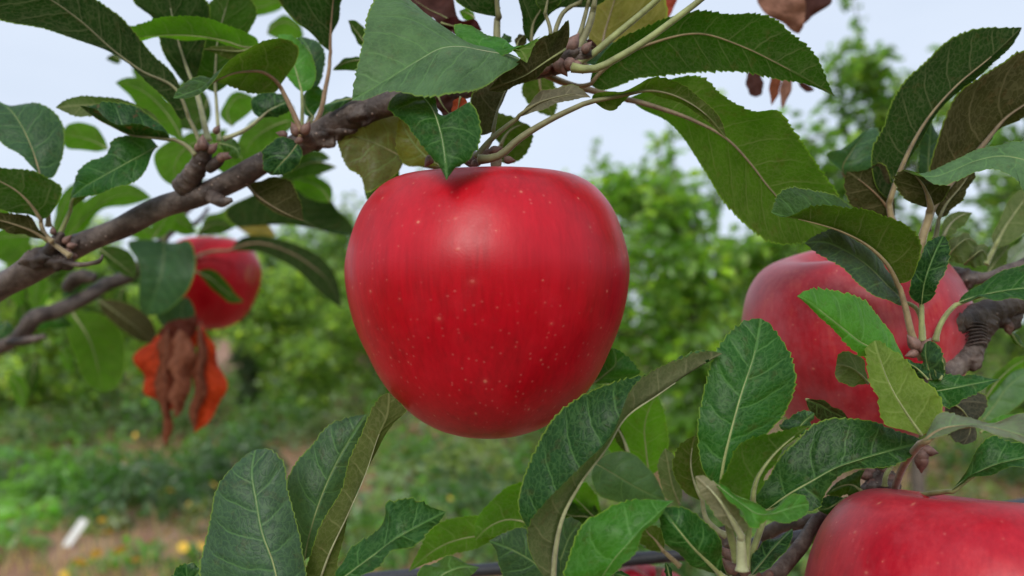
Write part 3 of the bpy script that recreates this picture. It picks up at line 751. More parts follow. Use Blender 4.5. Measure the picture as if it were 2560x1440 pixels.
leaf(B1, 'B', .222, [(1920, 600), (1990, 520), (2150, 400), (2380, 300), (2700, 240), (3000, 330), (3250, 450), (3658, 685)],
     [(1940, 500), (2000, 400), (2100, 300), (2280, 200), (2440, 130), (2600, 95), (2700, 80), (2900, 100), (3100, 95), (3260, 150), (3350, 235), (3440, 300), (3530, 400), (3600, 560)],
     [(2000, 640), (2100, 620), (2250, 560), (2400, 545), (2700, 515), (3000, 515), (3250, 560), (3450, 600)], 'under', 'mid', (0, -6, -4), -5, 3, [(1560, 500), (1740, 590), (1850, 612)], (1.0, .9), 'tan', tooth=.55)
leaf(B1, 'B', .23, [(2190, 700), (2400, 760), (2650, 850), (2900, 990), (3060, 1160), (3190, 1330), (3610, 1650)][:6] + [(3330, 1480), (3600, 1640)], [(2330, 640), (2500, 560), (2750, 560), (2830, 640), (2950, 730), (3080, 795), (3260, 790), (3370, 920), (3500, 1110), (3600, 1260), (3690, 1390), (3690, 1530)],
     [(2280, 770), (2440, 850), (2560, 960), (2680, 1120), (2780, 1290), (2850, 1420), (2920, 1500), (3050, 1620), (3200, 1720), (3400, 1735), (3530, 1700)], 'under', ((.03, .10, .012), (.040, .062, .010), (.12, .33, .008)), (0, -8, -2), (-5, -11, -8), (7, 9, 4),
     [(1560, 505), (1740, 590), (1960, 650)], (1.3, 1.25), 'brown', tooth=.55)
# stalks and leaves that leave the frame upwards
leaf(B1, 'B', .226, [(1262, 120), (1250, 0), (1230, -250)], [(1200, 110), (1080, 80), (980, 20), (900, -80), (1000, -260)], [(1275, 90), (1285, 0), (1290, -150)], 'under', 'dark', (0, -4, -8), -2, 3, [(1270, 400), (1258, 260)], (1.5, 1.4), 'olive')
leaf(B1, 'B', .228, [(1500, 310), (1510, 180), (1600, 20), (1700, -220)], [(1460, 260), (1440, 130), (1410, 0), (1420, -200)], [(1560, 190), (1640, 100), (1800, 35), (1920, 50), (1975, 0), (1960, -150)], 'under', 'dark', (0, -3, -6), -3, 3, [(1560, 460), (1510, 400)], (.9, .8), 'olive')
leaf(B1, 'B', .25, [(2000, 420), (2020, 250), (2070, 80), (2150, -180)], [(1930, 330), (1905, 200), (1960, 60), (1980, -60)], [(2180, 300), (2330, 220), (2460, 140), (2440, -30), (2330, -150)], 'under', ((.05, .075, .02), (.15, .14, .04), (.30, .30, .02)), (0, 0, -5), 3, 3, [(1830, 470)], (.9, .8), 'brown', fine=True, spots=.2)
leaf(B1, 'B', .212, [(2400, 0), (2480, -90), (2560, -260)], [(2380, -80), (2400, -200)], [(2520, -60), (2580, -160)], 'under', 'pale', 0, 2, 2, [(1790, 470), (1900, 410), (2100, 250), (2270, 110)], (1.2, 1.2), 'green')
leaf(B1, 'B', .206, [(2720, -10), (2800, -120), (2860, -300)], [(2700, -100), (2740, -220)], [(2850, -80), (2900, -200)], 'under', 'pale', 0, 2, 2, [(1790, 480), (1950, 490), (2120, 410), (2300, 300), (2560, 110)], (1.25, 1.2), 'green')
for pts, rr in (([(1760, 370), (1850, 230), (1880, 130), (1905, 30)], .9), ([(1800, 400), (1870, 280), (1920, 160), (1945, 50)], 1.4), ([(1660, 400), (1690, 170), (1730, 90), (1850, 20)], .9), ([(1610, 380), (1640, 240), (1600, 100)], .8)):
    x, y = pts[-1]
    leaf(B1, 'B', .218, [(x, y), (x + 25, y - 130), (x + 60, y - 330)], [(x - 60, y - 80), (x - 70, y - 200)], [(x + 90, y - 60), (x + 130, y - 200)], 'under', 'mid', (0, -2, -4), 2, 2, pts[:-1], (rr, rr * .95), 'olive')
leaf(B1, 'B', .232, [(1290, 330), (1300, 280), (1330, 250)], [(1285, 280), (1310, 240)], [(1340, 310), (1365, 290), (1355, 260)], 'top', 'grey', 0, 1, 1, None)
leaf(B1, 'B', .232, [(1400, 330), (1420, 280), (1460, 250)], [(1385, 290), (1420, 245)], [(1450, 330), (1470, 290)], 'under', 'brown', 0, 1, 1, None)
leaf(B1, 'B', .236, [(1960, 470), (2010, 410), (2060, 370), (2110, 300)], [(1880, 430), (1960, 360), (2060, 300)], [(1950, 500), (2030, 450), (2090, 380)], 'top', 'grey', 0, 2, 2, None)
leaf(B1, 'B', .26, [(1560, 540), (1570, 640), (1610, 740), (1660, 830)], [(1450, 580), (1435, 660), (1470, 720), (1560, 800)], [(1640, 560), (1690, 660), (1680, 780)], 'under', 'olive', 0, 1, 1, [(1600, 480)], (.8, .7), 'tan', spots=.55)
leaf(B1, 'B', .262, [(1100, 130), (1040, 90), (990, 80)], [(1090, 90), (1030, 60)], [(1090, 150), (1030, 140)], 'under', 'glow', 0, 1, 1, None, fine=False)
leaf(B1, 'B', .262, [(340, 330), (270, 240), (200, 145)], [(330, 230), (260, 150)], [(300, 330), (235, 240)], 'under', 'mid', 0, 1, 1, None, fine=False)
leaf(B1, 'B', .262, [(330, 430), (200, 440), (90, 500)], [(290, 410), (180, 415)], [(300, 490), (180, 500)], 'under', 'mid', 0, 1, 1, None, fine=False)
leaf(B1, 'B', .24, [(250, 700), (160, 710), (30, 750)], [(190, 690), (100, 715)], [(180, 740), (90, 790), (40, 800)], 'top', 'grey', 0, 1, 1, None)
# dried leaves by the top spur
DEADB = ((.060, .026, .022), (.09, .045, .035), (.10, .03, .015))
RUST = ((.26, .055, .022), (.24, .07, .03), (.55, .07, .012))
TANB = ((.30, .155, .105), (.30, .17, .12), (.25, .10, .05))
leaf(B1, 'B', .25, [(1020, 230), (900, 130), (760, 60), (600, -60)], [(960, 240), (800, 170), (690, 100), (600, 10)], [(1050, 180), (960, 60), (900, -60)], 'under', DEADB, 0, -3, 3, None, name='dead_leaf', mat=M['dead'], fine=False, wave=2.5, label='crumpled dark brown dead leaf behind the big pale leaf')
leaf(B1, 'B', .248, [(860, 160), (980, 190), (1060, 200), (1150, 215)], [(900, 130), (1010, 140), (1110, 150)], [(900, 215), (1010, 240), (1100, 235)], 'under', ((.05, .012, .014), (.07, .02, .02), (.1, .02, .01)), 0, -2, 2, None, name='dead_leaf', mat=M['dead'], fine=False, wave=1.5)
leaf(B1, 'B', .228, [(840, 680), (880, 760), (930, 820), (960, 880)], [(900, 680), (980, 740), (1000, 830)], [(820, 720), (850, 790), (900, 850)], 'under', DEADB, 0, -1, 1, None, name='dead_leaf', mat=M['dead'], fine=False, wave=1)
leaf(B1, 'B', .224, [(1000, 690), (985, 760), (965, 850)], [(1040, 710), (1035, 770), (1000, 840)], [(950, 720), (938, 780), (940, 830)], 'under', ((.42, .075, .03), (.42, .09, .04), (.6, .1, .02)), 0, -1, 1, None, name='dead_leaf', mat=M['dead'], fine=False)
leaf(B1, 'B', .29, [(2470, 140), (2450, 40), (2440, -100)], [(2420, 60), (2400, -40)], [(2515, 60), (2540, -60)], 'under', ((.26, .05, .03), (.26, .06, .035), (.4, .06, .02)), 0, -1, 1, None, name='dead_leaf', mat=M['dead'], fine=False, label='reddish dried leaf tip at the top edge')
leaf(B1, 'B', .235, [(1890, 300), (1930, 330), (1970, 330)], [(1900, 280), (1950, 300)], [(1900, 340), (1940, 360)], 'under', DEADB, 0, 0, 0, None, name='dead_leaf', mat=M['dead'], fine=False)

# ------------------------------------------------------------------ blurred branch behind, lower left
B2 = empty('apple_branch', P(-60, 935, .47), 'blurred grey branch with hanging leaves below the main branch on the left', 'branch')
wood(B2, 'D', [(-200, 1290), (0, 1190), (170, 1080), (230, 990), (400, 930), (620, 830), (760, 740), (900, 690), (1050, 560), (1150, 440), (1220, 330), (1340, 200), (1500, 60)], [.45, .45, .45, .45, .46, .47, .48, .49, .5, .51, .52, .53, .54],
     [4.6, 4.8, 5.6, 6, 5.6, 5.2, 5.2, 5.2, 4.6, 4, 3.4, 3, 2.4], k=90, seed=21)
wood(B2, 'D', [(160, 1080), (60, 1160), (200, 1140), (320, 1110)][1:], [.44, .44, .44], [2.6, 2.4, 1.5], 'twig', k=20, seed=22)
wood(B2, 'D', [(480, 760), (560, 700), (680, 690)], [.47, .465, .465], [4, 5, 2.6], 'spur', .3, k=20, seed=23)
wood(B2, 'D', [(1150, 440), (1250, 350), (1400, 300), (1480, 200)], [.51, .53, .54, .55], [2.4, 2, 1.6, 1.2], 'twig', k=20, seed=24)
def bleaf(*a, **k):
    k.setdefault('fine', False); k.setdefault('tooth', 0); k.setdefault('K', 4)
    return leaf(B2, *a, **k)
bleaf('D', .5, [(1165, 440), (1160, 600), (1120, 760), (1040, 965)], [(1060, 425), (910, 440), (985, 600), (990, 780), (1000, 930)], [(1250, 445), (1340, 430), (1388, 580), (1370, 720), (1280, 850), (1150, 950)], 'top', 'grey', (0, -12, -6), -4, -4, [(1170, 360)], (1.5, 1.2), 'green')
bleaf('D', .515, [(1330, 830), (1290, 930), (1340, 1050), (1398, 1150)], [(1240, 860), (1110, 960), (1180, 1060), (1300, 1120)], [(1370, 880), (1390, 980), (1405, 1080)], 'top', 'grey', (0, -4, 0), -6, 6, None)
bleaf('D', .53, [(700, 850), (850, 960), (980, 1060), (1090, 1165)], [(800, 850), (960, 900), (1080, 1000), (1110, 1100)], [(720, 930), (830, 1040), (960, 1130)], 'under', 'brown', (0, -4, -6), 3, 3, None)
bleaf('D', .5, [(520, 950), (620, 1100), (690, 1300), (720, 1510)], [(470, 1000), (490, 1120), (540, 1280), (610, 1430)], [(700, 950), (860, 1080), (890, 1250), (860, 1420), (790, 1495)], 'under', 'glow', (0, -4, -6), 3, 3, [(560, 860)], (1.4, 1.2))
bleaf('D', .54, [(1640, 505), (1800, 450), (2000, 490), (2200, 600), (2350, 740), (2425, 910)], [(1700, 420), (1850, 392), (2000, 425), (2150, 470), (2300, 560), (2390, 690)], [(1740, 505), (1840, 510), (1960, 560), (2100, 635), (2250, 780), (2360, 870)], 'under', 'dark', (0, -5, -12), 5, -3, [(1340, 590), (1400, 545)], (1.6, 1.4), 'pink')
bleaf('D', .52, [(1405, 655), (1500, 700), (1600, 790), (1735, 865)], [(1480, 632), (1560, 670), (1660, 790)], [(1450, 710), (1530, 790), (1640, 872)], 'under', 'mid', 0, -2, 2, [(1340, 640)], (1.2, 1.0))
bleaf('D', .43, [(2160, -40), (2050, 150), (2150, 280), (2530, 395)], [(2240, -20), (2330, 100), (2400, 210), (2500, 310)], [(1800, 100), (1590, 240), (1650, 320), (1900, 300), (2200, 335)], 'under', 'dark', (0, -4, -6), 3, 3, None)
bleaf('D', .56, [(1680, 330), (1800, 350), (1960, 400)], [(1750, 300), (1880, 300)], [(1760, 385), (1880, 415)], 'under', ((.10, .10, .02), (.18, .15, .04), (.45, .35, .03)), 0, 1, 1, None)
bleaf('D', .44, [(380, 480), (420, 260), (500, 100), (560, 20)], [(380, 360), (410, 160), (470, 60)], [(480, 400), (560, 260), (600, 100)], 'under', 'glow', 0, 2, 2, None)
bleaf('D', .46, [(470, 440), (640, 240), (850, 110), (1080, 130)], [(520, 260), (700, 80), (900, 20)], [(560, 400), (740, 200), (900, 185)], 'under', 'glow', (0, -4, -8), 3, 3, None)
bleaf('D', .43, [(220, 460), (120, 520), (60, 640), (20, 560)][:3], [(160, 420), (60, 480)], [(220, 520), (150, 600)], 'under', 'glow', 0, 1, 1, None)
bleaf('D', .42, [(220, 400), (100, 400), (-60, 430)], [(150, 370), (0, 350)], [(200, 480), (80, 600), (-20, 560)], 'under', 'glow', 0, 1, 1, None)
bleaf('A', .36, [(1300, 1000), (1180, 800), (1000, 640), (820, 590)], [(1280, 860), (1180, 700), (1060, 590), (940, 545)], [(1200, 960), (1040, 850), (960, 740), (900, 660)], 'under', 'glow', (0, -3, -6), 3, 3, None)
bleaf('A', .37, [(770, 1060), (650, 1000), (450, 960)], [(740, 980), (680, 900), (560, 872), (470, 890)], [(700, 1078), (580, 1065), (470, 1050)], 'under', 'glow', 0, 2, 2, None)
bleaf('A', .37, [(2050, 860), (1900, 920), (1780, 1020), (1730, 1150)], [(1960, 820), (1800, 860), (1700, 980)], [(2020, 940), (1950, 1040), (1820, 1130)], 'under', 'glow', 0, 2, 2, None)
bleaf('A', .35, [(1480, 1000), (1340, 1040), (1250, 1150), (1260, 1330)], [(1370, 980), (1200, 1000), (1105, 1090), (1140, 1260)], [(1500, 1060), (1480, 1180), (1400, 1280)], 'under', 'glow', 0, 2, 2, None)
bleaf('A', .36, [(1500, 1020), (1600, 1060), (1700, 1100), (1750, 1230)], [(1600, 1000), (1720, 1020)], [(1500, 1120), (1580, 1230), (1660, 1270)], 'under', 'glow', 0, 2, 2, None)
bleaf('A', .38, [(1900, 1000), (2060, 880), (2090, 760), (1980, 720)], [(1860, 900), (1880, 780)], [(2010, 960), (2110, 860)], 'under', 'glow', 0, 2, 2, None)
bleaf('A', .38, [(1650, 900), (1620, 780), (1700, 690), (1830, 720)], [(1570, 820), (1600, 720), (1700, 650)], [(1700, 860), (1780, 800)], 'under', 'glow', 0, 2, 2, None)
bleaf('A', .40, [(2390, 1190), (2250, 1150), (2100, 1200), (1990, 1260)], [(2300, 1080), (2350, 1130), (2200, 1120)][::-1], [(2300, 1230), (2150, 1260), (2060, 1270)], 'under', 'mid', 0, 2, 2, None)
bleaf('A', .41, [(2350, 1440), (2280, 1340), (2180, 1290), (2080, 1280)], [(2360, 1340), (2290, 1270), (2180, 1255)], [(2250, 1430), (2150, 1380), (2090, 1320)], 'under', 'glow', 0, 2, 2, None)
bleaf('A', .40, [(1480, 700), (1420, 840), (1330, 920), (1200, 850)], [(1440, 640), (1280, 700), (1200, 780)], [(1500, 820), (1450, 920)], 'under', 'mid', 0, 2, 2, None)
bleaf('A', .42, [(1650, 40), (1800, 60), (1980, 0), (2050, -60)], [(1700, -20), (1850, -60)], [(1750, 110), (1900, 100), (2000, 60)], 'under', 'glow', 0, 2, 2, None)
bleaf('A', .42, [(1900, 240), (2000, 160), (2120, 200), (2160, 260)], [(1920, 170), (2020, 110), (2120, 160)], [(1960, 270), (2060, 290)], 'under', 'glow', 0, 2, 2, None)
bleaf('A', .4, [(860, 430), (800, 400), (755, 420)], [(850, 400), (800, 385)], [(850, 450), (790, 440)], 'under', 'mid', 0, 1, 1, None)
bleaf('D', .4, [(700, 480), (800, 560), (900, 640), (960, 700)], [(800, 470), (930, 520), (970, 620)], [(720, 540), (820, 640)], 'under', 'mid', 0, 2, 2, None)
bleaf('D', .47, [(180, 1040), (300, 1000), (420, 1000), (520, 1040)], [(260, 960), (400, 940)], [(260, 1060), (400, 1060)], 'top', 'mid', 0, 2, 2, None)
bleaf('D', .43, [(40, 1000), (20, 1060), (-60, 1130)], [(100, 1060), (40, 1120)], [(0, 1020), (-60, 1060)], 'top', 'grey', 0, 2, 2, None)
bleaf('D', .46, [(1080, 420), (1150, 330), (1200, 240), (1260, 200)], [(1080, 320), (1160, 220)], [(1160, 400), (1240, 300)], 'under', 'glow', 0, 2, 2, None)
bleaf('D', .5, [(1400, 400), (1480, 330), (1560, 310), (1660, 340)], [(1440, 320), (1540, 270)], [(1480, 390), (1580, 380)], 'under', 'mid', 0, 2, 2, None)
g_ = np.random.default_rng(44)
for x, y, d_, an, ln, tn in ((90, 150, .46, 200, 380, 'glow'), (300, 620, .6, 250, 300, 'glow'), (130, 820, .62, 280, 300, 'mid'), (360, 780, .66, 230, 260, 'glow'), (60, 640, .6, 300, 280, 'glow'), (760, 620, .62, 330, 300, 'dark'), (880, 760, .6, 280, 300, 'mid'),
                          (980, 330, .56, 20, 330, 'glow'), (1300, 120, .55, 10, 360, 'mid'), (1500, 480, .62, 320, 260, 'mid'), (820, 330, .58, 340, 330, 'glow'), (560, 520, .56, 200, 300, 'mid'), (1080, 220, .5, 330, 360, 'glow'), (1900, 60, .5, 20, 380, 'mid'), (1740, 180, .52, 200, 330, 'glow'),
                          (640, 700, .64, 190, 240, 'dark'), (250, 1280, .62, 240, 260, 'mid'), (60, 1380, .6, 280, 280, 'glow'), (430, 1180, .66, 300, 200, 'glow'), (1300, -150, .48, 30, 380, 'glow'), (1650, -260, .46, 160, 360, 'glow'), (1950, -200, .46, 340, 380, 'mid'), (1250, -420, .47, 90, 330, 'glow'), (1050, -560, .48, 120, 330, 'glow')):
    an = math.radians(an + g_.normal(0, 12)); ux, uy = math.cos(an), -math.sin(an); vx, vy = -uy, ux
    p_ = lambda t, s_: (x + ux * ln * t + vx * ln * s_, y + uy * ln * t + vy * ln * s_)
    bd = g_.normal(0, .06)
    bleaf('D', d_, [p_(0, 0), p_(.5, bd), p_(1, 0)], [p_(.25, .17 + bd), p_(.6, .22 + bd), p_(.85, .11)], [p_(.25, -.19 + bd), p_(.6, -.21 + bd), p_(.85, -.1)], 'under' if tn != 'dark' else 'top', tn, (0, g_.normal(0, 4), g_.normal(0, 8)), 4, 4, None)
# hanging dried leaves, rust red with dull brown folds
def dleaf(*a, **k):
    return leaf(B2, *a, name='dead_leaf', mat=M['dead'], tooth=1.1, ripple=1.2, pr=(.5, .4), stalk='rot', **k)
RB = ((.38, .042, .010), (.34, .045, .012), (.85, .075, .008))
BR = ((.17, .060, .030), (.17, .065, .035), (.34, .075, .018))
dleaf('D', .50, [(1180, 1040), (1110, 1180), (1090, 1380), (1165, 1640)], [(1120, 1110), (1010, 1180), (968, 1290), (1005, 1400), (1050, 1500), (1120, 1580)], [(1190, 1180), (1180, 1380), (1185, 1520)], 'top', RB, (0, -4, 0), (8, 2, 6), 4, None, wave=3.2, label='rust-red outer lobe of the dried leaf')
dleaf('D', .506, [(1300, 1030), (1310, 1200), (1280, 1420), (1215, 1640)], [(1180, 1120), (1120, 1280), (1110, 1450)], [(1420, 1080), (1370, 1250), (1360, 1420), (1300, 1560)], 'top', RB, (0, -3, 0), 5, 5, None, wave=2.5)
dleaf('D', .494, [(1190, 1060), (1180, 1300), (1175, 1600), (1190, 1915)], [(1130, 1150), (1095, 1350), (1110, 1500), (1135, 1640), (1165, 1780)], [(1230, 1150), (1240, 1400), (1225, 1650), (1210, 1800)], 'top', BR, (0, -3, 0), 9, 7, None, wave=1.8)
dleaf('D', .490, [(1275, 1060), (1260, 1250), (1245, 1480), (1235, 1690)], [(1225, 1150), (1215, 1350), (1220, 1560)], [(1345, 1120), (1385, 1280), (1365, 1420), (1330, 1530), (1300, 1650)], 'top', ((.25, .10, .055), (.24, .10, .055), (.40, .10, .03)), (0, -4, 2), 6, 9, None, wave=2.2)
dleaf('D', .497, [(1420, 1020), (1425, 1250), (1400, 1550), (1375, 1802)], [(1395, 1150), (1375, 1400), (1360, 1650)], [(1465, 1250), (1460, 1500), (1415, 1690)], 'top', BR, (0, -5, -4), 7, 6, None, wave=1.6)
dleaf('D', .503, [(1425, 990), (1475, 1250), (1465, 1550), (1382, 1802)], [(1420, 1200), (1430, 1400), (1400, 1650)], [(1465, 1080), (1540, 1250), (1585, 1370), (1605, 1480), (1565, 1590), (1490, 1700)], 'top', RB, (0, -3, -2), 4, (3, 9, 4), None, wave=3.0, label='rust-red dried leaf hanging below the blurred apple')
dleaf('D', .498, [(1400, 960), (1330, 1050), (1220, 1080), (1120, 1090)], [(1340, 980), (1200, 1010)], [(1380, 1100), (1260, 1140), (1160, 1150)], 'top', ((.10, .03, .02), (.1, .04, .03), (.2, .03, .01)), 0, -2, 4, None, wave=1.5)

# ------------------------------------------------------------------ dried leaves hanging from above, upper right
B3 = empty('apple_branch', P(1960, -120, .30), 'thin twig above the frame with brown withered leaves hanging down from it', 'branch')
wood(B3, 'O', [(1960, -120), (1990, -60), (1965, -15), (1950, 20)], [.30, .31, .315, .32], [2.4, 2.0, 1.6, 1.0], 'twig', k=20, seed=31)
def tleaf(*a, **k):
    return leaf(B3, *a, name='dead_leaf', mat=M['dead'], fine=False, pr=(.5, .4), stalk='rot', **k)
tleaf('C', .315, [(800, -120), (820, 20), (900, 130), (960, 240)], [(660, -40), (690, 60), (780, 130), (880, 200)], [(960, -60), (1010, 40), (1000, 130), (985, 200)], 'top', TANB, (0, -6, -2), 4, -3, None, wave=1.5)
tleaf('C', .322, [(960, -120), (1040, -20), (1020, 80), (1000, 170)], [(940, -20), (930, 70), (960, 130)], [(1200, -60), (1190, 10), (1100, 90), (1040, 130)], 'top', DEADB, 0, -3, 3, None, wave=1.2)
tleaf('C', .32, [(640, 480), (640, 560), (650, 620), (650, 690)], [(590, 530), (585, 600), (610, 670)], [(690, 530), (705, 600), (695, 670)], 'top', DEADB, 0, -1, 1, None)
tleaf('C', .318, [(800, 470), (795, 570), (780, 670), (765, 750)], [(760, 540), (750, 640)], [(830, 560), (820, 650)], 'top', BR, 0, -1, 1, None)
tleaf('C', .318, [(880, 470), (875, 580), (850, 690), (840, 775)], [(840, 560), (825, 680)], [(915, 570), (890, 680)], 'top', TANB, 0, -1, 1, None)
tleaf('C', .318, [(950, 560), (1000, 620), (1070, 640)], [(980, 580), (1040, 610)], [(970, 620), (1030, 655)], 'top', DEADB, 0, -1, 1, None)

# ------------------------------------------------------------------ right: branch with peeling bark
B4 = empty('apple_branch', P(2600, 735, .245), 'thick branch with peeling grey bark entering from the right edge', 'branch')
wood(B4, 'F', [(2760, 780), (2620, 830), (2480, 880), (2380, 920), (2260, 950), (2170, 985), (2090, 1010)], [.236, .236, .236, .236, .236, .235, .233], [5.0, 4.9, 4.8, 4.7, 4.7, 4.5, 3.6], 'wood', .10, k=80, rings=.05, seed=41)
wood(B4, 'F', [(2300, 960), (2260, 1030), (2220, 1110), (2190, 1180), (2120, 1260), (2040, 1330), (1960, 1400), (1850, 1480)], [.236, .236, .236, .236, .235, .233, .23, .226], [4.8, 4.9, 4.6, 4.9, 5.0, 4.6, 4.0, 3.2], 'wood', .10, k=90, rings=.07, seed=42)
wood(B4, 'F', [(1960, 660), (2080, 660), (2180, 690), (2260, 700), (2400, 660), (2640, 560)], [.262, .258, .256, .255, .256, .26], [2.6, 2.5, 2.9, 2.3, 2.3, 2.4], 'wood', .16, k=60, seed=43)
wood(B4, 'F', [(1990, 1390), (1900, 1290), (1840, 1210), (1815, 1180)], [.226, .216, .211, .21], [2.0, 1.8, 1.6, 1.0], 'spur', .2, k=30, seed=44)
spur_knob(B4, 'F', 2078, 1015, .232, 3.2, 45, 'cut_stub', (.8, .8, 1.1))
for a, sd_ in (((2150, 700, .254, 3.0), 46), ((2400, 985, .235, 2.6), 47), ((2470, 1000, .236, 3.0), 48), ((2200, 1290, .232, 2.6), 49)):
    spur_knob(B4, 'F', *a, sd_, 'bark_lump')
def cuff(f, pts, ds, rs, seed):          # a curl of bark peeling off the branch
    wood(B4, f, pts, ds, rs, 'bark_flake', .3, 8, 16, 0, seed)
for q_ in range(7):
    y_ = 1010 + q_ * 24
    cuff('F', [(2125 + q_ * 5, y_ + 26), (2190 + q_ * 6, y_ + 4), (2260 + q_ * 5, y_ + 8), (2315 - q_ * 4, y_ + 34)], [.2322, .2309, .2309, .2326], [.16, .34, .34, .14], 50 + q_)
buds(B4, 'F', [(1800, 1190, .209, 4.6, -4, -5), (1840, 1210, .208, 4.2, 4, -6), (1790, 1230, .208, 3.2, -7, 2), (2450, 1020, .234, 3.6, 2, 9), (2440, 1050, .234, 2.6, 3, 8)])

leaf(B4, 'C', .232, [(1600, 1420), (1640, 1300), (1720, 1110), (1870, 850), (2080, 610), (2330, 400), (2545, 195)], [(1530, 1360), (1478, 1200), (1485, 1050), (1560, 900), (1605, 760), (1705, 585), (1860, 430), (2000, 300), (2200, 215), (2400, 192)],
     [(1660, 1330), (1720, 1170), (1850, 950), (2060, 690), (2300, 480), (2480, 330)], 'under', 'dark', (0, -6, -12), (2, 6, 8), 4, [(1720, 1790), (1640, 1640)], (1.3, 1.2), 'tan')
leaf(B4, 'C', .226, [(2170, 1130), (2290, 990), (2430, 835), (2560, 745), (2800, 600)], [(2000, 1260), (1880, 1210), (1895, 1120), (1950, 970), (2000, 850), (2045, 740), (2130, 620), (2250, 540), (2400, 450), (2560, 355), (2700, 400)],
     [(2240, 1070), (2390, 930), (2560, 820), (2700, 700)], 'under', 'brown', (0, -6, -12), -2, 4, [(1860, 1640), (1900, 1500), (2060, 1270)], (1.4, 1.3), 'brown', tooth=.5)
leaf(B4, 'C', .206, [(2800, 1260), (2600, 1150), (2400, 1110), (2200, 1150), (2050, 1215), (1900, 1260), (1700, 1210)], [(2700, 1060), (2560, 1000), (2400, 1040), (2200, 1060), (2050, 1150), (1950, 1205), (1850, 1228)],
     [(2640, 1480), (2560, 1390), (2530, 1325), (2440, 1240), (2330, 1190), (2230, 1212), (2100, 1290), (2000, 1322), (1920, 1302), (1830, 1240), (1740, 1210)], 'top', 'pale', (-10, -4, 2), 4, -5, None, tooth=.5, rough=.05)
leaf(B4, 'C', .212, [(1890, 1478), (1870, 1390), (1830, 1300), (1740, 1212)], [(1780, 1450), (1650, 1335), (1642, 1245), (1690, 1212)], [(1980, 1420), (2040, 1330), (2000, 1315), (1920, 1297), (1830, 1238)], 'under', 'brown', (0, -3, -5), 3, 2,
     [(1815, 1840), (1840, 1680), (1885, 1540)], (1.5, 1.4), 'tan', tooth=.5)
leaf(B4, 'C', .27, [(1340, 1310), (1270, 1200), (1330, 1080), (1460, 915)], [(1230, 1190), (1155, 1095), (1290, 1050), (1390, 955)], [(1460, 1270), (1490, 1120), (1535, 960), (1510, 905)], 'top', 'grey', (0, -6, 0), -4, -2, [(1420, 1420)], (1.3, 1.2), 'pink')
leaf(B4, 'F', .236, [(1640, 290), (1560, 160), (1440, 40), (1300, -60)], [(1500, 260), (1320, 170), (1285, 60)], [(1640, 150), (1610, 0), (1560, -120), (1420, -70)], 'under', 'brown', (0, -3, -4), 2, -2, [(1720, 420)], (1.0, .9), 'pink')
leaf(B4, 'C', .25, [(1900, 1420), (1880, 1200), (1890, 1000), (1900, 860)], [(1830, 1330), (1815, 1100), (1840, 920)], [(1960, 1330), (1960, 1100), (1930, 920)], 'top', 'grey', 0, 2, 2, None)
leaf(B4, 'F', .21, [(1668, 735), (1600, 610), (1480, 485), (1260, 362), (1100, 312), (950, 277), (850, 262), (762, 230)], [(1740, 720), (1805, 600), (1833, 480), (1785, 370), (1700, 300), (1560, 258), (1430, 212), (1300, 188), (1180, 174), (1050, 195), (950, 240), (860, 264)],
     [(1600, 640), (1480, 480), (1400, 320), (1340, 210), (1280, 165), (1200, 110), (1130, 85), (1000, 52), (900, 48), (800, 110), (772, 190)], 'under', 'olive', (0, -8, -14), -5, (6, 9, 6), [(1845, 1270), (1780, 1150), (1715, 900)], (1.35, 1.0), 'tan', tooth=.6)
leaf(B4, 'F', .216, [(1720, 872), (1600, 760), (1450, 610), (1300, 510), (1150, 445), (1000, 450)], [(1640, 700), (1500, 520), (1350, 410), (1180, 355), (1060, 400)], [(1700, 890), (1600, 858), (1500, 832), (1400, 742), (1300, 652), (1200, 592), (1100, 522)], 'top', ((.030, .062, .048), (.11, .13, .08), (.13, .25, .05)), (0, -4, -2), 3, -3,
     [(1840, 1140), (1830, 1000), (1790, 910)], (.9, .8), 'green')
leaf(B4, 'F', .213, [(1832, 885), (1850, 740), (1900, 580), (1985, 395)], [(1770, 850), (1740, 800), (1762, 680), (1810, 560), (1865, 460), (1940, 405)], [(1900, 850), (1960, 720), (2020, 600), (2035, 490), (2005, 410)], 'top', 'dark', (0, -3, 0), -2, -3, [(1835, 1145), (1832, 1020)], (1.0, .9), 'green')
leaf(B4, 'F', .188, [(1715, 1300), (1600, 1230), (1420, 1165), (1260, 1045), (1140, 950), (1050, 880), (945, 826)], [(1690, 1230), (1640, 1150), (1600, 1078), (1550, 990), (1470, 890), (1330, 820), (1230, 785), (1150, 770), (1040, 778)],
     [(1640, 1300), (1540, 1290), (1420, 1262), (1300, 1170), (1200, 1062), (1090, 955), (1000, 872)], 'top', 'bright', (0, -4, -6), 5, (1, 1, 2), None, tooth=.6)
leaf(B4, 'I', .176, [(1830, 440), (1720, 280), (1620, 110), (1550, -60), (1500, -236)], [(1720, 405), (1600, 372), (1530, 262), (1500, 130), (1450, 0), (1428, -120), (1445, -190)], [(1985, 290), (1990, 230), (1930, 130), (1800, -5), (1700, -105), (1600, -195), (1545, -230)],
     'under', ((.05, .14, .02), (.105, .17, .030), (.26, .46, .02)), (0, 2, 8), -2, 3, None, tooth=.55)
leaf(B4, 'I', .172, [(1845, 478), (1960, 400), (2100, 370), (2300, 375), (2480, 420), (2750, 520)], [(1890, 380), (1970, 268), (2040, 275), (2100, 310), (2200, 330), (2350, 335), (2550, 290), (2700, 330)], [(1950, 450), (2060, 410), (2200, 392), (2320, 410), (2460, 460), (2620, 530)],
     'top', ((.15, .20, .13), (.30, .20, .10), (.30, .36, .10)), (0, -4, -8), 4, -3, [(1625, 905), (1660, 760), (1720, 630)], (1.25, 1.15), 'tan', fine=True, petd=.222)
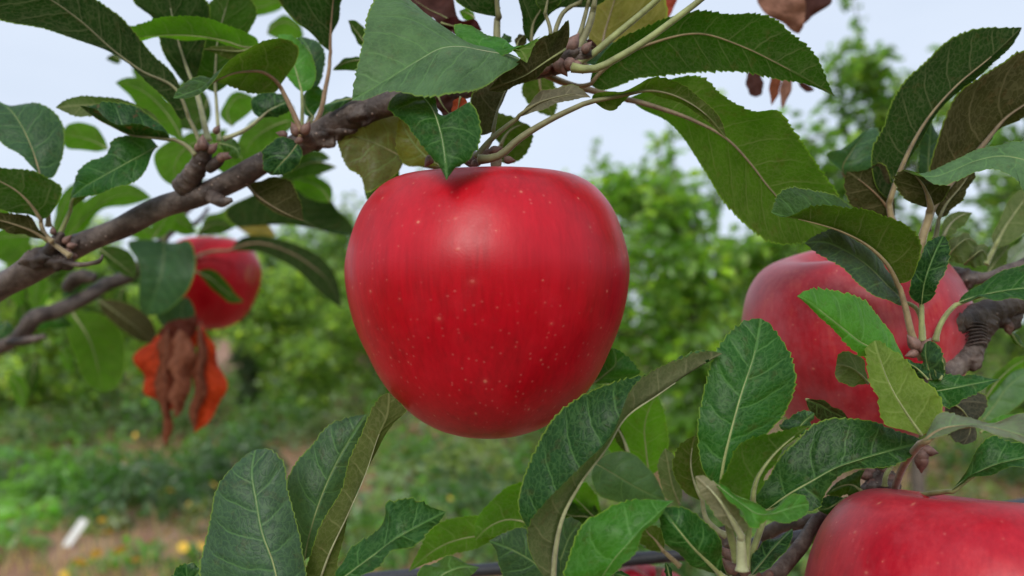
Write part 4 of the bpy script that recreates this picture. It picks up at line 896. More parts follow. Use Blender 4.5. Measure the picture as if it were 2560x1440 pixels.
leaf(B4, 'I', .18, [(1820, 445), (1880, 350), (1960, 290), (2010, 280)], [(1850, 370), (1910, 290), (1975, 262)], [(1880, 430), (1980, 400), (2060, 385), (2040, 330)], 'under', ((.2, .16, .07), (.38, .21, .09), (.4, .25, .06)), 0, 1, 1, None)
leaf(B4, 'I', .206, [(1890, 130), (2020, 110), (2200, 75), (2392, 40)], [(1880, 60), (1960, 15), (2080, 4), (2250, 22)], [(1950, 200), (2020, 240), (2150, 178), (2280, 102)], 'top', 'mid', (0, -4, -2), 3, -3, None, tooth=.5)
leaf(B4, 'I', .222, [(2010, 200), (2120, 260), (2180, 380), (2130, 505)], [(1990, 320), (2020, 430), (2070, 480)], [(2180, 120), (2280, 150), (2282, 260), (2230, 350), (2210, 470)], 'under', ((.03, .04, .03), (.055, .06, .045), (.05, .06, .02)), 0, 2, 2, None)
leaf(B4, 'F', .205, [(1900, 1420), (1880, 1340), (1860, 1230), (1870, 1150)], [(1850, 1380), (1835, 1270), (1850, 1170)], [(1980, 1400), (1990, 1300), (1950, 1190), (1900, 1142)], 'top', 'grey', 0, 2, -4, None, tooth=.5)
leaf(B4, 'F', .203, [(1960, 1420), (1985, 1350), (1965, 1240), (1915, 1145)], [(1930, 1390), (1935, 1280), (1895, 1160)], [(1995, 1390), (1998, 1300), (1960, 1190)], 'under', 'sage', 0, 1, 1, None, tooth=.6)
leaf(B4, 'F', .2, [(1880, 1420), (1800, 1340), (1720, 1290), (1690, 1270)], [(1880, 1350), (1800, 1300)], [(1800, 1400), (1730, 1330)], 'top', 'dark', 0, 2, 2, None)
leaf(B4, 'F', .222, [(2095, 872), (2200, 835), (2350, 800), (2560, 770), (2800, 760)], [(2110, 840), (2200, 768), (2350, 680), (2560, 598), (2750, 600)], [(2150, 866), (2250, 840), (2360, 846), (2560, 850), (2720, 830)], 'top', 'mid', (0, -4, -8), 4, -5, [(1930, 1145), (1960, 1040), (2040, 920)], (1.0, .9), 'green')
leaf(B4, 'F', .27, [(2350, 480), (2430, 330), (2520, 200), (2620, 60)], [(2330, 430), (2390, 280), (2440, 160), (2560, 60)], [(2440, 460), (2560, 380), (2640, 260)], 'under', 'sage', 0, 2, -2, [(2290, 600)], (1.1, 1.0), 'green', fine=False)
leaf(B4, 'F', .275, [(2440, 610), (2520, 520), (2620, 440)], [(2440, 540), (2520, 440), (2600, 400)], [(2490, 600), (2580, 560)], 'top', ((.28, .33, .28), (.3, .32, .25), (.2, .3, .1)), 0, -2, -2, None, fine=False)
leaf(B4, 'F', .28, [(2300, 660), (2360, 580), (2440, 480), (2460, 440)], [(2300, 590), (2370, 490)], [(2400, 640), (2450, 560)], 'under', 'sage', 0, 2, 2, None, fine=False)
leaf(B4, 'F', .25, [(1985, 400), (2030, 320), (2100, 260), (2192, 232)], [(1980, 310), (2040, 240), (2130, 225)], [(2040, 390), (2110, 340), (2170, 270)], 'under', 'sage', 0, 1, 1, [(1950, 450)], (.9, .8), 'pale')
leaf(B4, 'F', .226, [(1955, 270), (2000, 180), (2100, 60), (2200, -80)], [(1930, 230), (1950, 100), (2050, -20)], [(1995, 260), (2080, 180), (2190, 20), (2210, -40)], 'under', 'brown', 0, 2, 2, [(1930, 420), (1945, 340)], (.9, .7), 'olive')
leaf(B4, 'F', .25, [(2010, 560), (2080, 470), (2160, 420), (2230, 460)], [(2010, 470), (2080, 395), (2170, 385)], [(2060, 590), (2170, 570), (2240, 510)], 'under', 'sage', (0, -5, 0), 4, 4, None)
leaf(B4, 'F', .252, [(2140, 600), (2200, 540), (2260, 500), (2300, 560)], [(2150, 520), (2210, 450), (2280, 460)], [(2190, 620), (2260, 610)], 'under', 'sage', (0, -5, 0), 3, 3, None)
leaf(B4, 'I', .2, [(1450, 70), (1390, 0), (1310, -50), (1225, -60)], [(1440, -20), (1390, -120), (1310, -160), (1240, -130)], [(1400, 80), (1320, 85), (1250, 60), (1215, 0)], 'under', 'sage', (0, -3, 0), 2, 2, None, tooth=.2)
leaf(B4, 'I', .21, [(1010, 185), (1090, 210), (1180, 260), (1320, 330)], [(1090, 182), (1200, 230), (1290, 290)], [(1020, 230), (1080, 310), (1200, 370)], 'top', 'brown', 0, -2, 2, None)
leaf(B4, 'F', .29, [(2280, 1560), (2380, 1420), (2480, 1330), (2640, 1250)], [(2300, 1460), (2400, 1340), (2540, 1250)], [(2360, 1560), (2480, 1480), (2600, 1400)], 'under', 'glow', 0, 2, 2, None, fine=False)
leaf(B4, 'I', .29, [(2260, 340), (2340, 240), (2440, 100), (2640, -40)], [(2250, 250), (2350, 100), (2480, -20)], [(2360, 330), (2500, 240), (2620, 120)], 'top', 'pale', 0, 2, -2, None, fine=False)
leaf(B4, 'F', .25, [(2450, 1060), (2480, 1100), (2520, 1160), (2600, 1210)], [(2500, 1090), (2560, 1160)], [(2460, 1110), (2500, 1170), (2560, 1200)], 'top', 'olive', 0, 1, 1, None)
for pts, rr in (([(1820, 480), (1815, 350), (1790, 230)], 1.0), ([(1600, 250), (1650, 120), (1660, 0)], 1.1)):
    pass

# ------------------------------------------------------------------ lower right: grey branch with the low leaves
B5 = empty('apple_branch', P(1500, 1560, .2), 'slim grey branch at the bottom right carrying the low bright leaves', 'branch')
wood(B5, 'I', [(-1500, 1900), (-700, 1760), (100, 1640), (500, 1540), (760, 1450), (900, 1310), (990, 1200), (1040, 1110), (1090, 1040), (1180, 1000), (1330, 950), (1480, 880), (1560, 820)], [.215, .205, .2, .202, .206, .21, .214, .217, .219, .221, .222, .222, .222], [3.2, 3.2, 3, 2.8, 2.7, 2.5, 2.3, 2.1, 2.2, 2.2, 2.0, 2.0, 2.0], k=140, seed=61)
wood(B5, 'I', [(1090, 1040), (950, 1060), (820, 1090), (700, 1160)], [.222, .226, .23, .234], [2.3, 2.4, 2.4, 2.6], 'wood', k=50, seed=62)
wood(B5, 'I', [(540, 1530), (545, 1460), (545, 1400)], [.2, .196, .194], [2.4, 2.2, 1.3], 'spur', .15, k=30, rings=.1, seed=63)
spur_knob(B5, 'I', 1540, 810, .22, 4.2, 64, 'spur_knob', (1.3, 1, .9)); spur_knob(B5, 'I', 1570, 760, .222, 3.0, 65); spur_knob(B5, 'I', 1510, 720, .224, 2.6, 66)
spur_knob(B5, 'I', 430, 1130, .232, 1.8, 67, 'bark_lump'); spur_knob(B5, 'I', 450, 1170, .232, 2.6, 68, 'bark_lump')
buds(B5, 'I', [(1570, 900, .216, 4.0, -2, 6), (1480, 700, .222, 4, -6, -3), (1550, 690, .222, 3.6, 5, -6), (1600, 760, .22, 4, 8, -2), (1500, 770, .219, 3.6, -6, 4), (1460, 720, .221, 4, -9, 1), (1590, 800, .218, 3.6, 8, 5), (1840, 560, .2, 4.5, -3, 9), (1850, 545, .2, 4, 5, 1), (1830, 590, .2, 4.5, 0, 9),
               (560, 1370, .192, 5, 5, 7), (590, 1350, .192, 4.4, 6, -5), (480, 1310, .193, 4, -6, -6), (500, 1400, .192, 4.5, -5, -5), (620, 1420, .193, 4, 7, 4), (760, 1420, .2, 3, -8, 3)])
leaf(B5, 'I', .178, [(400, 790), (420, 660), (480, 400), (555, 130), (640, -130), (688, -392)], [(330, 760), (280, 690), (246, 560), (238, 400), (265, 200), (298, 50), (330, -67), (380, -187), (440, -267), (510, -337), (600, -380)],
     [(480, 720), (640, 520), (760, 400), (850, 310), (905, 190), (932, 40), (922, -40), (890, -170), (840, -250), (765, -340)], 'top', ((.010, .072, .012), (.07, .11, .025), (.1, .3, .01)), (-2, 0, 8), 3, 2, [(520, 1330), (450, 1050)], (1.2, 1.0), 'green', tooth=.5)
leaf(B5, 'I', .172, [(622, 905), (650, 760), (740, 620), (880, 480), (1045, 373)], [(510, 860), (400, 790), (430, 700), (468, 600), (500, 540), (600, 478), (700, 440), (850, 400), (960, 376)], [(668, 850), (735, 725), (800, 610), (900, 490), (990, 410)],
     'under', 'glow', (0, -2, 2), -3, 2, [(575, 1380), (600, 1130)], (1.0, .9), 'green', tooth=.6)
leaf(B5, 'I', .19, [(738, 965), (900, 850), (1050, 765), (1200, 682), (1400, 610), (1600, 550), (1857, 487)], [(650, 900), (660, 830), (740, 740), (820, 600), (950, 470), (1050, 368), (1170, 318), (1330, 322), (1500, 348), (1640, 398), (1760, 435)],
     [(860, 940), (980, 985), (1105, 955), (1135, 860), (1200, 772), (1330, 702), (1500, 660), (1650, 648), (1750, 598), (1840, 515)], 'top', ((.006, .044, .010), (.10, .075, .035), (.07, .2, .01)), (0, -4, -4), 5, -4, [(590, 1390), (660, 1180)], (1.1, 1.0), 'green', tooth=.4)
leaf(B5, 'I', .168, [(545, 1150), (470, 1020), (360, 860), (222, 732)], [(500, 1125), (410, 1060), (320, 950), (245, 830)], [(600, 1100), (540, 1000), (440, 840), (350, 768), (270, 722)], 'under', ((.08, .12, .05), (.20, .19, .12), (.22, .28, .06)), (0, -2, -2), 1, 1, [(555, 1400), (550, 1280)], (1.5, 1.3), 'pale', tooth=.5)
leaf(B5, 'I', .166, [(345, 768), (450, 850), (570, 940), (680, 1000), (780, 995), (880, 960), (1032, 925)], [(430, 795), (540, 870), (650, 935), (735, 972), (800, 930), (860, 880), (950, 862), (1010, 885)], [(400, 830), (470, 910), (560, 1005), (648, 1094), (720, 1060), (820, 1060), (900, 1050), (1000, 1010)],
     'top', 'bright', (2, -3, 4), 5, -4, None, tooth=.55, rough=.05)
leaf(B5, 'I', .174, [(395, 1425), (300, 1330), (200, 1230), (110, 1120), (40, 1030), (-20, 955)], [(300, 1405), (180, 1345), (80, 1270), (0, 1170), (-35, 1060)], [(415, 1340), (417, 1260), (380, 1150), (300, 1055), (200, 985), (100, 948)],
     'top', 'mid', (0, -5, -2), 3, 3, [(560, 1530), (480, 1490)], (1.2, 1.0), 'green', tooth=.25)
leaf(B5, 'I', .184, [(622, 1435), (700, 1340), (800, 1220), (912, 1102)], [(615, 1370), (640, 1270), (730, 1190), (840, 1150)], [(700, 1400), (790, 1345), (880, 1230), (915, 1160)], 'top', 'dark', (0, 2, 4), 3, -3, [(560, 1520)], (.9, .8), 'olive', tooth=.25)
leaf(B5, 'I', .196, [(980, 460), (960, 400), (1010, 330), (1072, 287)], [(880, 420), (820, 380), (890, 315), (970, 268), (1030, 262)], [(1000, 420), (1040, 370)], 'top', 'grey', 0, 1, 1, None, tooth=.5)
leaf(B5, 'I', .215, [(275, 905), (220, 790), (190, 650), (225, 440)], [(160, 850), (85, 760), (65, 620), (110, 510)], [(300, 850), (320, 700), (290, 520)], 'under', 'olive', 0, 2, 2, [(440, 1150), (305, 1040)], (1.1, .9), 'pale')
leaf(B5, 'I', .23, [(110, 930), (60, 800), (30, 650), (10, 530)], [(30, 900), (-30, 760), (-40, 620)], [(130, 860), (110, 720), (70, 580)], 'under', 'sage', 0, 1, 1, None)
leaf(B5, 'I', .2, [(2040, 835), (2150, 750), (2300, 670), (2560, 600), (2800, 560)], [(2120, 735), (2180, 620), (2260, 500), (2330, 440), (2450, 475), (2600, 510)], [(2150, 770), (2280, 720), (2400, 690), (2600, 650)], 'top', 'mid', (0, -4, -8), 4, -5, [(1620, 880), (1850, 860)], (1.0, .9), 'green', tooth=.5, petd=.222)
leaf(B5, 'I', .235, [(2250, 420), (2350, 360), (2450, 320), (2640, 300)], [(2300, 350), (2400, 300), (2520, 285)], [(2320, 420), (2450, 400)], 'top', 'bright', 0, 1, 1, None)
leaf(B5, 'I', .21, [(1400, 840), (1330, 790), (1260, 800), (1150, 862)], [(1400, 760), (1420, 690), (1290, 740), (1200, 800)], [(1380, 860), (1280, 868), (1200, 870)], 'top', 'olive', 0, 1, 1, [(1560, 900), (1500, 880)], (1.1, 1.0), 'green')
leaf(B5, 'I', .212, [(1300, 895), (1240, 920), (1160, 960), (1095, 965)], [(1230, 870), (1140, 880), (1095, 920)], [(1290, 940), (1230, 985), (1150, 1000)], 'top', 'dark', 0, 1, 1, [(1560, 905), (1450, 885)], (1.1, 1.0), 'green')
leaf(B5, 'I', .212, [(1620, 660), (1580, 640), (1500, 660)], [(1590, 630), (1530, 640)], [(1590, 670), (1540, 680)], 'top', 'olive', 0, 0, 0, [(1570, 800), (1580, 720)], (.9, .8), 'green')
leaf(B5, 'I', .232, [(1040, 1220), (1060, 1140), (1120, 1080), (1235, 1040)], [(1020, 1180), (1040, 1110), (1110, 1060), (1180, 1040)], [(1100, 1180), (1160, 1120), (1220, 1080)], 'under', 'sage', 0, 1, 1, None)
leaf(B5, 'I', .2, [(460, 1440), (430, 1380), (410, 1300)], [(420, 1420), (395, 1350)], [(480, 1400), (450, 1330)], 'top', 'dark', 0, 1, 1, None)

# ------------------------------------------------------------------ low leaves under the main apple
leaf(B5, 'H', .178, [(1645, 1500), (1660, 1270), (1720, 1010), (1840, 790), (2040, 520), (2170, 315), (2400, 150), (2600, 15), (2862, -142)], [(1560, 1380), (1490, 1120), (1412, 950), (1428, 790), (1490, 610), (1570, 450), (1660, 320), (1830, 180), (2000, 88), (2200, 20), (2350, -5), (2560, -110), (2720, -165)],
     [(1540, 1370), (1478, 1220), (1480, 1060), (1600, 900), (1760, 770), (1900, 640), (2060, 440), (2135, 260), (2215, 110), (2380, -20), (2560, -105), (2720, -160)], 'top', ((.008, .050, .014), (.12, .135, .065), (.08, .22, .02)), (0, -4, 2), (8, 8, 5), (-8, -7, -2), None, tooth=.5, stalk='pale', pr=(1, 1.0))
leaf(B5, 'H', .166, [(1985, 1480), (2100, 1310), (2200, 1200), (2320, 1080), (2518, 903)], [(1860, 1500), (1730, 1430), (1752, 1340), (1790, 1230), (1830, 1140), (1900, 1040), (1985, 995), (2080, 930), (2200, 898), (2350, 905)], [(2060, 1440), (2180, 1345), (2250, 1232), (2330, 1110), (2440, 980)],
     'top', ((.030, .160, .016), (.10, .17, .04), (.20, .5, .015)), (0, -3, 2), 5, -4, None, tooth=.55, ripple=.5)
leaf(B5, 'H', .174, [(140, 1470), (370, 1300), (560, 1160), (750, 1060), (895, 983)], [(110, 1440), (180, 1320), (240, 1230), (300, 1180), (380, 1120), (450, 1060), (472, 1000), (470, 930), (540, 898), (640, 878), (720, 910), (800, 962), (850, 970)],
     [(300, 1440), (430, 1345), (500, 1285), (650, 1222), (760, 1150), (850, 1050)], 'top', ((.009, .058, .010), (.07, .10, .025), (.08, .24, .01)), (0, -2, 4), (5, 7, 6), -5, None, tooth=.55)
leaf(B5, 'H', .196, [(-40, 1600), (60, 1300), (200, 1000), (330, 700), (410, 460), (480, 280), (490, 138)], [(-160, 1560), (-120, 1430), (-60, 1250), (0, 1100), (60, 980), (140, 830), (220, 600), (272, 480), (340, 300), (400, 200), (450, 150)],
     [(100, 1500), (130, 1300), (190, 1060), (260, 830), (345, 640), (410, 540), (540, 340), (612, 258), (560, 200)], 'under', ((.03, .08, .015), (.085, .105, .030), (.12, .22, .015)), (0, -4, 2), 3, 3, None, tooth=.4, stalk='pale')
leaf(B5, 'O', .202, [(760, 1400), (790, 1280), (845, 1150), (916, 1036)], [(738, 1350), (722, 1265), (720, 1200), (742, 1150), (785, 1108), (825, 1060), (880, 1040)], [(800, 1370), (840, 1270), (890, 1150), (912, 1080)], 'top', ((.024, .060, .036), (.11, .13, .07), (.12, .24, .04)), (0, 4, 10), 3, 3, None)
leaf(B5, 'O', .186, [(700, 1490), (680, 1400), (657, 1338), (640, 1250), (630, 1180), (640, 1124)], [(560, 1500), (505, 1450), (508, 1370), (525, 1290), (550, 1210), (585, 1162), (620, 1132)], [(758, 1470), (756, 1370), (737, 1290), (717, 1210), (708, 1155), (680, 1126)],
     'top', ((.034, .078, .052), (.12, .14, .08), (.14, .26, .05)), (-4, 3, 12), 2, 3, None, tooth=.35)
leaf(B5, 'O', .21, [(470, 1520), (480, 1460), (500, 1425)], [(425, 1470), (440, 1420), (480, 1408)], [(510, 1480), (520, 1440)], 'top', 'dark', 0, 1, 1, None)
leaf(B5, 'H', .232, [(1460, 1060), (1330, 1040), (1220, 1080), (1105, 1185)], [(1450, 900), (1440, 775), (1370, 790), (1230, 890), (1150, 985), (1105, 1060)], [(1440, 1100), (1340, 1140), (1240, 1155), (1160, 1170)], 'under', 'glow', 0, 3, -2, None)
leaf(B5, 'H', .24, [(1450, 1160), (1200, 1150), (900, 1210), (630, 1410)], [(1300, 1050), (1130, 1008), (1020, 1015), (900, 1040), (790, 1110), (700, 1255)], [(1380, 1190), (1200, 1205), (1100, 1245), (950, 1285), (800, 1332)], 'under', 'glow', 0, 3, -2, None)
leaf(B5, 'H', .222, [(1650, 1560), (1560, 1380), (1400, 1270), (1200, 1192)], [(1700, 1300), (1560, 1160), (1440, 1092), (1300, 1135)], [(1500, 1560), (1330, 1500), (1270, 1340), (1250, 1260)], 'top', ((.022, .055, .036), (.11, .13, .07), (.12, .24, .04)), 0, 2, 2, None, tooth=.3)
leaf(B5, 'H', .224, [(1640, 1500), (1720, 1300), (1780, 1150), (1850, 1055)], [(1620, 1300), (1680, 1100), (1760, 1020)], [(1760, 1480), (1840, 1300), (1885, 1120)], 'top', ((.022, .055, .036), (.11, .13, .07), (.12, .24, .04)), 0, 2, 2, None)
leaf(B5, 'H', .245, [(1960, 640), (2100, 720), (2250, 810), (2455, 905)], [(2040, 575), (2150, 552), (2240, 575), (2330, 670), (2420, 790)], [(1930, 720), (1960, 830), (2080, 910), (2250, 930)], 'top', 'pale', (0, -5, 0), 3, 3, None, tooth=.1)
leaf(B5, 'H', .25, [(2340, 730), (2320, 560), (2310, 360), (2395, 148)], [(2200, 640), (2040, 520), (2080, 330), (2220, 210)], [(2400, 690), (2462, 560), (2478, 420), (2440, 260)], 'under', 'glow', 0, 2, 2, None)
leaf(B5, 'H', .248, [(2190, 565), (2150, 450), (2100, 360), (2060, 280)], [(2150, 540), (2080, 420)], [(2180, 500), (2130, 380)], 'under', 'olive', 0, 0, 0, [(2300, 720)], (1.1, 1.0), 'pale')
leaf(B5, 'E', .236, [(1940, 1450), (2030, 1380), (2100, 1310), (2080, 1195)], [(1950, 1390), (2000, 1290), (2050, 1215)], [(2100, 1440), (2220, 1430), (2270, 1370), (2240, 1310), (2150, 1225)], 'top', 'mid', 0, 2, 2, None, tooth=.5)
leaf(B5, 'H', .172, [(800, 1530), (860, 1440), (960, 1390), (1135, 1378)], [(680, 1480), (700, 1420), (800, 1340), (900, 1308), (1000, 1320), (1060, 1358)], [(900, 1530), (1040, 1460), (1100, 1410)], 'top', ((.034, .1, .02), (.14, .16, .07), (.2, .4, .03)), (0, 0, 4), 4, -3, None, tooth=.5)
leaf(B5, 'H', .25, [(1990, 1060), (1880, 950), (1800, 860), (1780, 800)], [(1900, 1060), (1760, 980), (1740, 850)], [(2000, 1000), (1960, 860), (1880, 770)], 'under', 'glow', 0, 2, 2, None)
leaf(B5, 'H', .25, [(2000, 1080), (1900, 1020), (1780, 1010), (1700, 980)], [(1960, 950), (1840, 900), (1740, 920)], [(1940, 1100), (1820, 1080), (1740, 1040)], 'under', 'mid', 0, 2, 2, None)
leaf(B5, 'H', .235, [(2440, 1260), (2380, 1180), (2330, 1130), (2300, 1080)], [(2340, 1250), (2270, 1190)], [(2450, 1200), (2420, 1100)], 'under', 'olive', 0, 1, 1, [(2560, 1370)], (1.0, .9), 'tan')
leaf(B5, 'H', .24, [(2560, 1240), (2440, 1210), (2330, 1180), (2260, 1200)], [(2460, 1160), (2350, 1140)], [(2480, 1260), (2360, 1260)], 'top', ((.16, .2, .18), (.2, .22, .15), (.2, .3, .1)), 0, 1, 1, [(2660, 1300)], (1.0, .9), 'tan')
leaf(B5, 'H', .182, [(2230, 1480), (2160, 1440), (2090, 1425)], [(2180, 1420), (2120, 1405)], [(2180, 1480), (2110, 1470)], 'top', 'mid', 0, 1, 1, None, tooth=.5)
leaf(B5, 'I', .205, [(40, 1460), (30, 1400), (10, 1340)], [(15, 1440), (5, 1380)], [(60, 1430), (40, 1370)], 'top', 'dark', 0, 1, 1, None)

# ------------------------------------------------------------------ irrigation hose
H1 = empty('irrigation_hose', P(900, 1452, .30), 'thin black irrigation hose running along the bottom behind the leaves', 'hose')
c2 = spline(np.column_stack((fr('O', [(400, 1500), (700, 1468), (950, 1444), (1220, 1424), (1400, 1412), (1580, 1398), (1700, 1386), (1850, 1366), (2000, 1340), (2300, 1300), (2700, 1240)]), [360, 340, 320, 308, 304, 300, 298, 297, 298, 302, 312])), 90)
hv, hq = tube(Pa(c2[:, :2], c2[:, 2] / 1000), .0026, 16)
adopt(poly_obj('tube', hv, fix_tri(hq), M['hose']), H1)

# ------------------------------------------------------------------ trees of the orchard
def leaf_faces(c, nrm, up, size, g, wid=.46):
    """Folded little leaves: 6 vertices, 4 triangles worth of quads each."""
    n = len(c)
    u = up / np.maximum(np.linalg.norm(up, axis=1), 1e-9)[:, None]
    s = np.cross(nrm, u); s /= np.maximum(np.linalg.norm(s, axis=1), 1e-9)[:, None]
    m = np.cross(u, s)
    L_, W = size[:, None], size[:, None] * wid
    f = (.25 + .3 * g.random((n, 1))) * W
    V = np.stack((c, c + u * L_ * .34 - s * W * .5 + m * f, c + u * L_ * .72 - s * W * .42 + m * f, c + u * L_ - m * L_ * .12, c + u * L_ * .72 + s * W * .42 + m * f, c + u * L_ * .34 + s * W * .5 + m * f), 1)
    b = (np.arange(n) * 6)[:, None]
    q = np.concatenate((b + np.array((0, 3, 2, 1)), b + np.array((0, 5, 4, 3))), 0)
    return V.reshape(-1, 3), q
def tones(n, g, base, var=.4, yellow=.16):
    b = np.asarray(base)
    k = 1 + (g.random((n, 1)) - .5) * 2 * var
    c = b * k
    yl = g.random(n) < yellow
    c[yl] = c[yl] * np.array((2.3, 1.8, 1.2))
    return np.repeat(c, 6, 0)
def make_tree(h, half, nleaf, seed, base, clear=.5, sparse=0.0, shoots=5):
    """Meshes of a slim orchard tree: trunk, limbs, a crown of leaf clumps along the limbs with whippy shoots above."""
    g = np.random.default_rng(seed)
    k = 14
    zz = np.linspace(0, h * .92, k)
    tr = np.stack((.05 * np.sin(zz * 1.4 + g.random() * 6), .05 * np.cos(zz * 1.1 + g.random() * 6), zz), 1); tr[0, :2] = 0
    trunk = tube(tr, np.linspace(.045, .012, k), 8)
    limbs, ends = [], []
    for i in range(18):
        z0 = clear + (h * .9 - clear) * (i + g.random()) / 18
        a = g.random() * 6.283
        prof = math.sin(math.pi * min(1, .22 + .78 * (1 - (z0 - clear) / (h - clear)))) ** .6
        ln = half * (.55 + .6 * g.random()) * prof
        t = np.linspace(0, 1, 6)[:, None]
        p0 = np.array((np.interp(z0, zz, tr[:, 0]), np.interp(z0, zz, tr[:, 1]), z0))
        dr = np.array((math.cos(a), math.sin(a), .25 + .5 * g.random()))
        c = p0 + dr * ln * t + np.array((0, 0, -.18)) * ln * t ** 2 + g.normal(0, .015, (6, 3)) * t
        limbs.append(tube(c, np.linspace(.016, .005, 6), 6)); ends.append(c)
    for i in range(shoots):
        a, r_ = g.random() * 6.283, half * .5 * g.random()
        z0 = h * (.72 + .2 * g.random())
        t = np.linspace(0, 1, 6)[:, None]
        c = np.array((math.cos(a) * r_, math.sin(a) * r_, z0)) + t * np.array((math.cos(a) * .1, math.sin(a) * .1, h * (.18 + .16 * g.random())))
        limbs.append(tube(c, np.linspace(.008, .002, 6), 5)); ends.append(c)
    nl = len(ends)
    cl = []
    for i, c in enumerate(ends):
        shoot = i >= nl - shoots
        m = int(nleaf * (.012 if shoot else (1 - .012 * shoots) / (nl - shoots)))
        t = g.random(m) ** (.9 if shoot else .7) * 5
        i0 = np.minimum(t.astype(int), 4)
        p = c[i0] + (c[i0 + 1] - c[i0]) * (t - i0)[:, None]
        # leaves gather in rosettes: snap part of them to spots along the limb
        spots = g.random((9, 3)) - .5
        k_ = g.integers(0, 9, m)
        p += spots[k_] * np.array((.34, .34, .30)) * half * (.22 if shoot else 1) * .9 + g.normal(0, .028 if shoot else .05, (m, 3))
        cl.append(p)
    p = np.concatenate(cl); n = len(p)
    nr = g.normal(0, .55, (n, 3)) + np.array((0, 0, 1.0))
    up = g.normal(0, 1, (n, 3)) + np.array((0, 0, -.15)); up -= nr * (up * nr).sum(1)[:, None] / (nr * nr).sum(1)[:, None]
    V, q = leaf_faces(p, nr, up, .055 + .055 * g.random(n), g)
    return trunk, join(limbs), (V, q, tones(n, g, base))
def mesh_of(name, v, faces, mat, col=None):
    if isinstance(faces, list):
        o = poly_obj(name, v, faces, mat)
    else:
        o = mesh_obj(name, v, faces, mat, smooth=False, col=col)
    me = o.data
    bpy.data.objects.remove(o)
    return me
TREES = []
for h, half, nl, sd_, base, clear, sh in ((2.75, .62, 3600, 71, (.10, .20, .04), .6, 6), (2.1, .75, 3600, 72, (.13, .26, .045), .5, 4), (2.45, .7, 3400, 73, (.12, .22, .065), .5, 7), (1.75, .8, 5200, 74, (.18, .30, .075), .12, 5), (2.3, .26, 2400, 75, (.035, .075, .035), .3, 3)):
    t_, l_, c_ = make_tree(h, half, nl, sd_, base, clear, 0, sh)
    TREES.append((mesh_of('trunk', t_[0], fix_tri(t_[1]), M['trunk']), mesh_of('limbs', l_[0], l_[1], M['trunk']), mesh_of('crown', c_[0], c_[1], M['foliage'], c_[2])))
def place_tree(kind, x, y, rz, sc=1.0, label=None, group=None, cat='tree'):
    root = empty('apple_tree', (x, y, 0), label, cat, group)
    root.rotation_euler = (0, 0, rz); root.scale = (sc, sc, sc)
    for nm, me in zip(('trunk', 'limbs', 'crown'), TREES[kind]):
        o = bpy.data.objects.new(nm, me); COL.objects.link(o); o.parent = root
        if nm == 'crown': o['kind'] = 'stuff'
    return root
def at_px(px, dist):
    return (px - 1280) / FPX * dist, dist
NEAR = 'orchard trees in the row behind the apple'
for k, px, dist, rz, sc, lab in (
        (0, 2250, 4.3, .4, 1.0, 'tall slim apple tree rising into the sky behind the right leaves'),
        (1, 1735, 4.4, 1.3, 1.04, 'bushy green apple tree just right of the main apple'),
        (1, 2020, 5.2, 3.1, .92, 'lower bushy tree between the two taller trees on the right'),
        (2, 2620, 4.2, 2.2, .98, 'leafy tree at the right edge behind the branch'),
        (2, 1490, 7.6, 5.0, 1.0, 'hazy green tree above the right shoulder of the main apple'),
        (3, 1330, 9.0, 2.6, .98, 'low tree hidden mostly behind the main apple'),
        (4, 615, 8.6, .3, .82, 'slender dark green sapling below the blurred apple'),
        (3, 745, 8.6, 1.0, 1.05, 'light green bushy tree left of the main apple'),
        (3, 930, 9.4, 2.0, 1.04, 'pale green tree partly behind the left flank of the main apple'),
        (3, 430, 12.5, 3.4, 1.15, 'bushy tree behind the dried rust-red leaves'),
        (3, 250, 8.4, 5.4, 1.15, 'bushy tree behind the hanging bright green leaf'),
        (3, 40, 7.8, 4.4, 1.1, 'bushy tree low at the left edge below the branch')):
    x, y = at_px(px, dist)
    place_tree(k, x, y, rz, sc, lab, NEAR)
g = np.random.default_rng(5)
for row in range(4):
    y = 11.5 + row * 3.6
    for i in range(11):
        x = (-6.4 + i * 1.28) * (y / 11.0) + g.normal(0, .3)
        place_tree(int(g.choice([1, 2, 3])), x, y + g.normal(0, .5), g.random() * 6.3, 1.0 + .25 * g.random(), 'small blurred orchard tree in the far rows', 'far orchard rows')

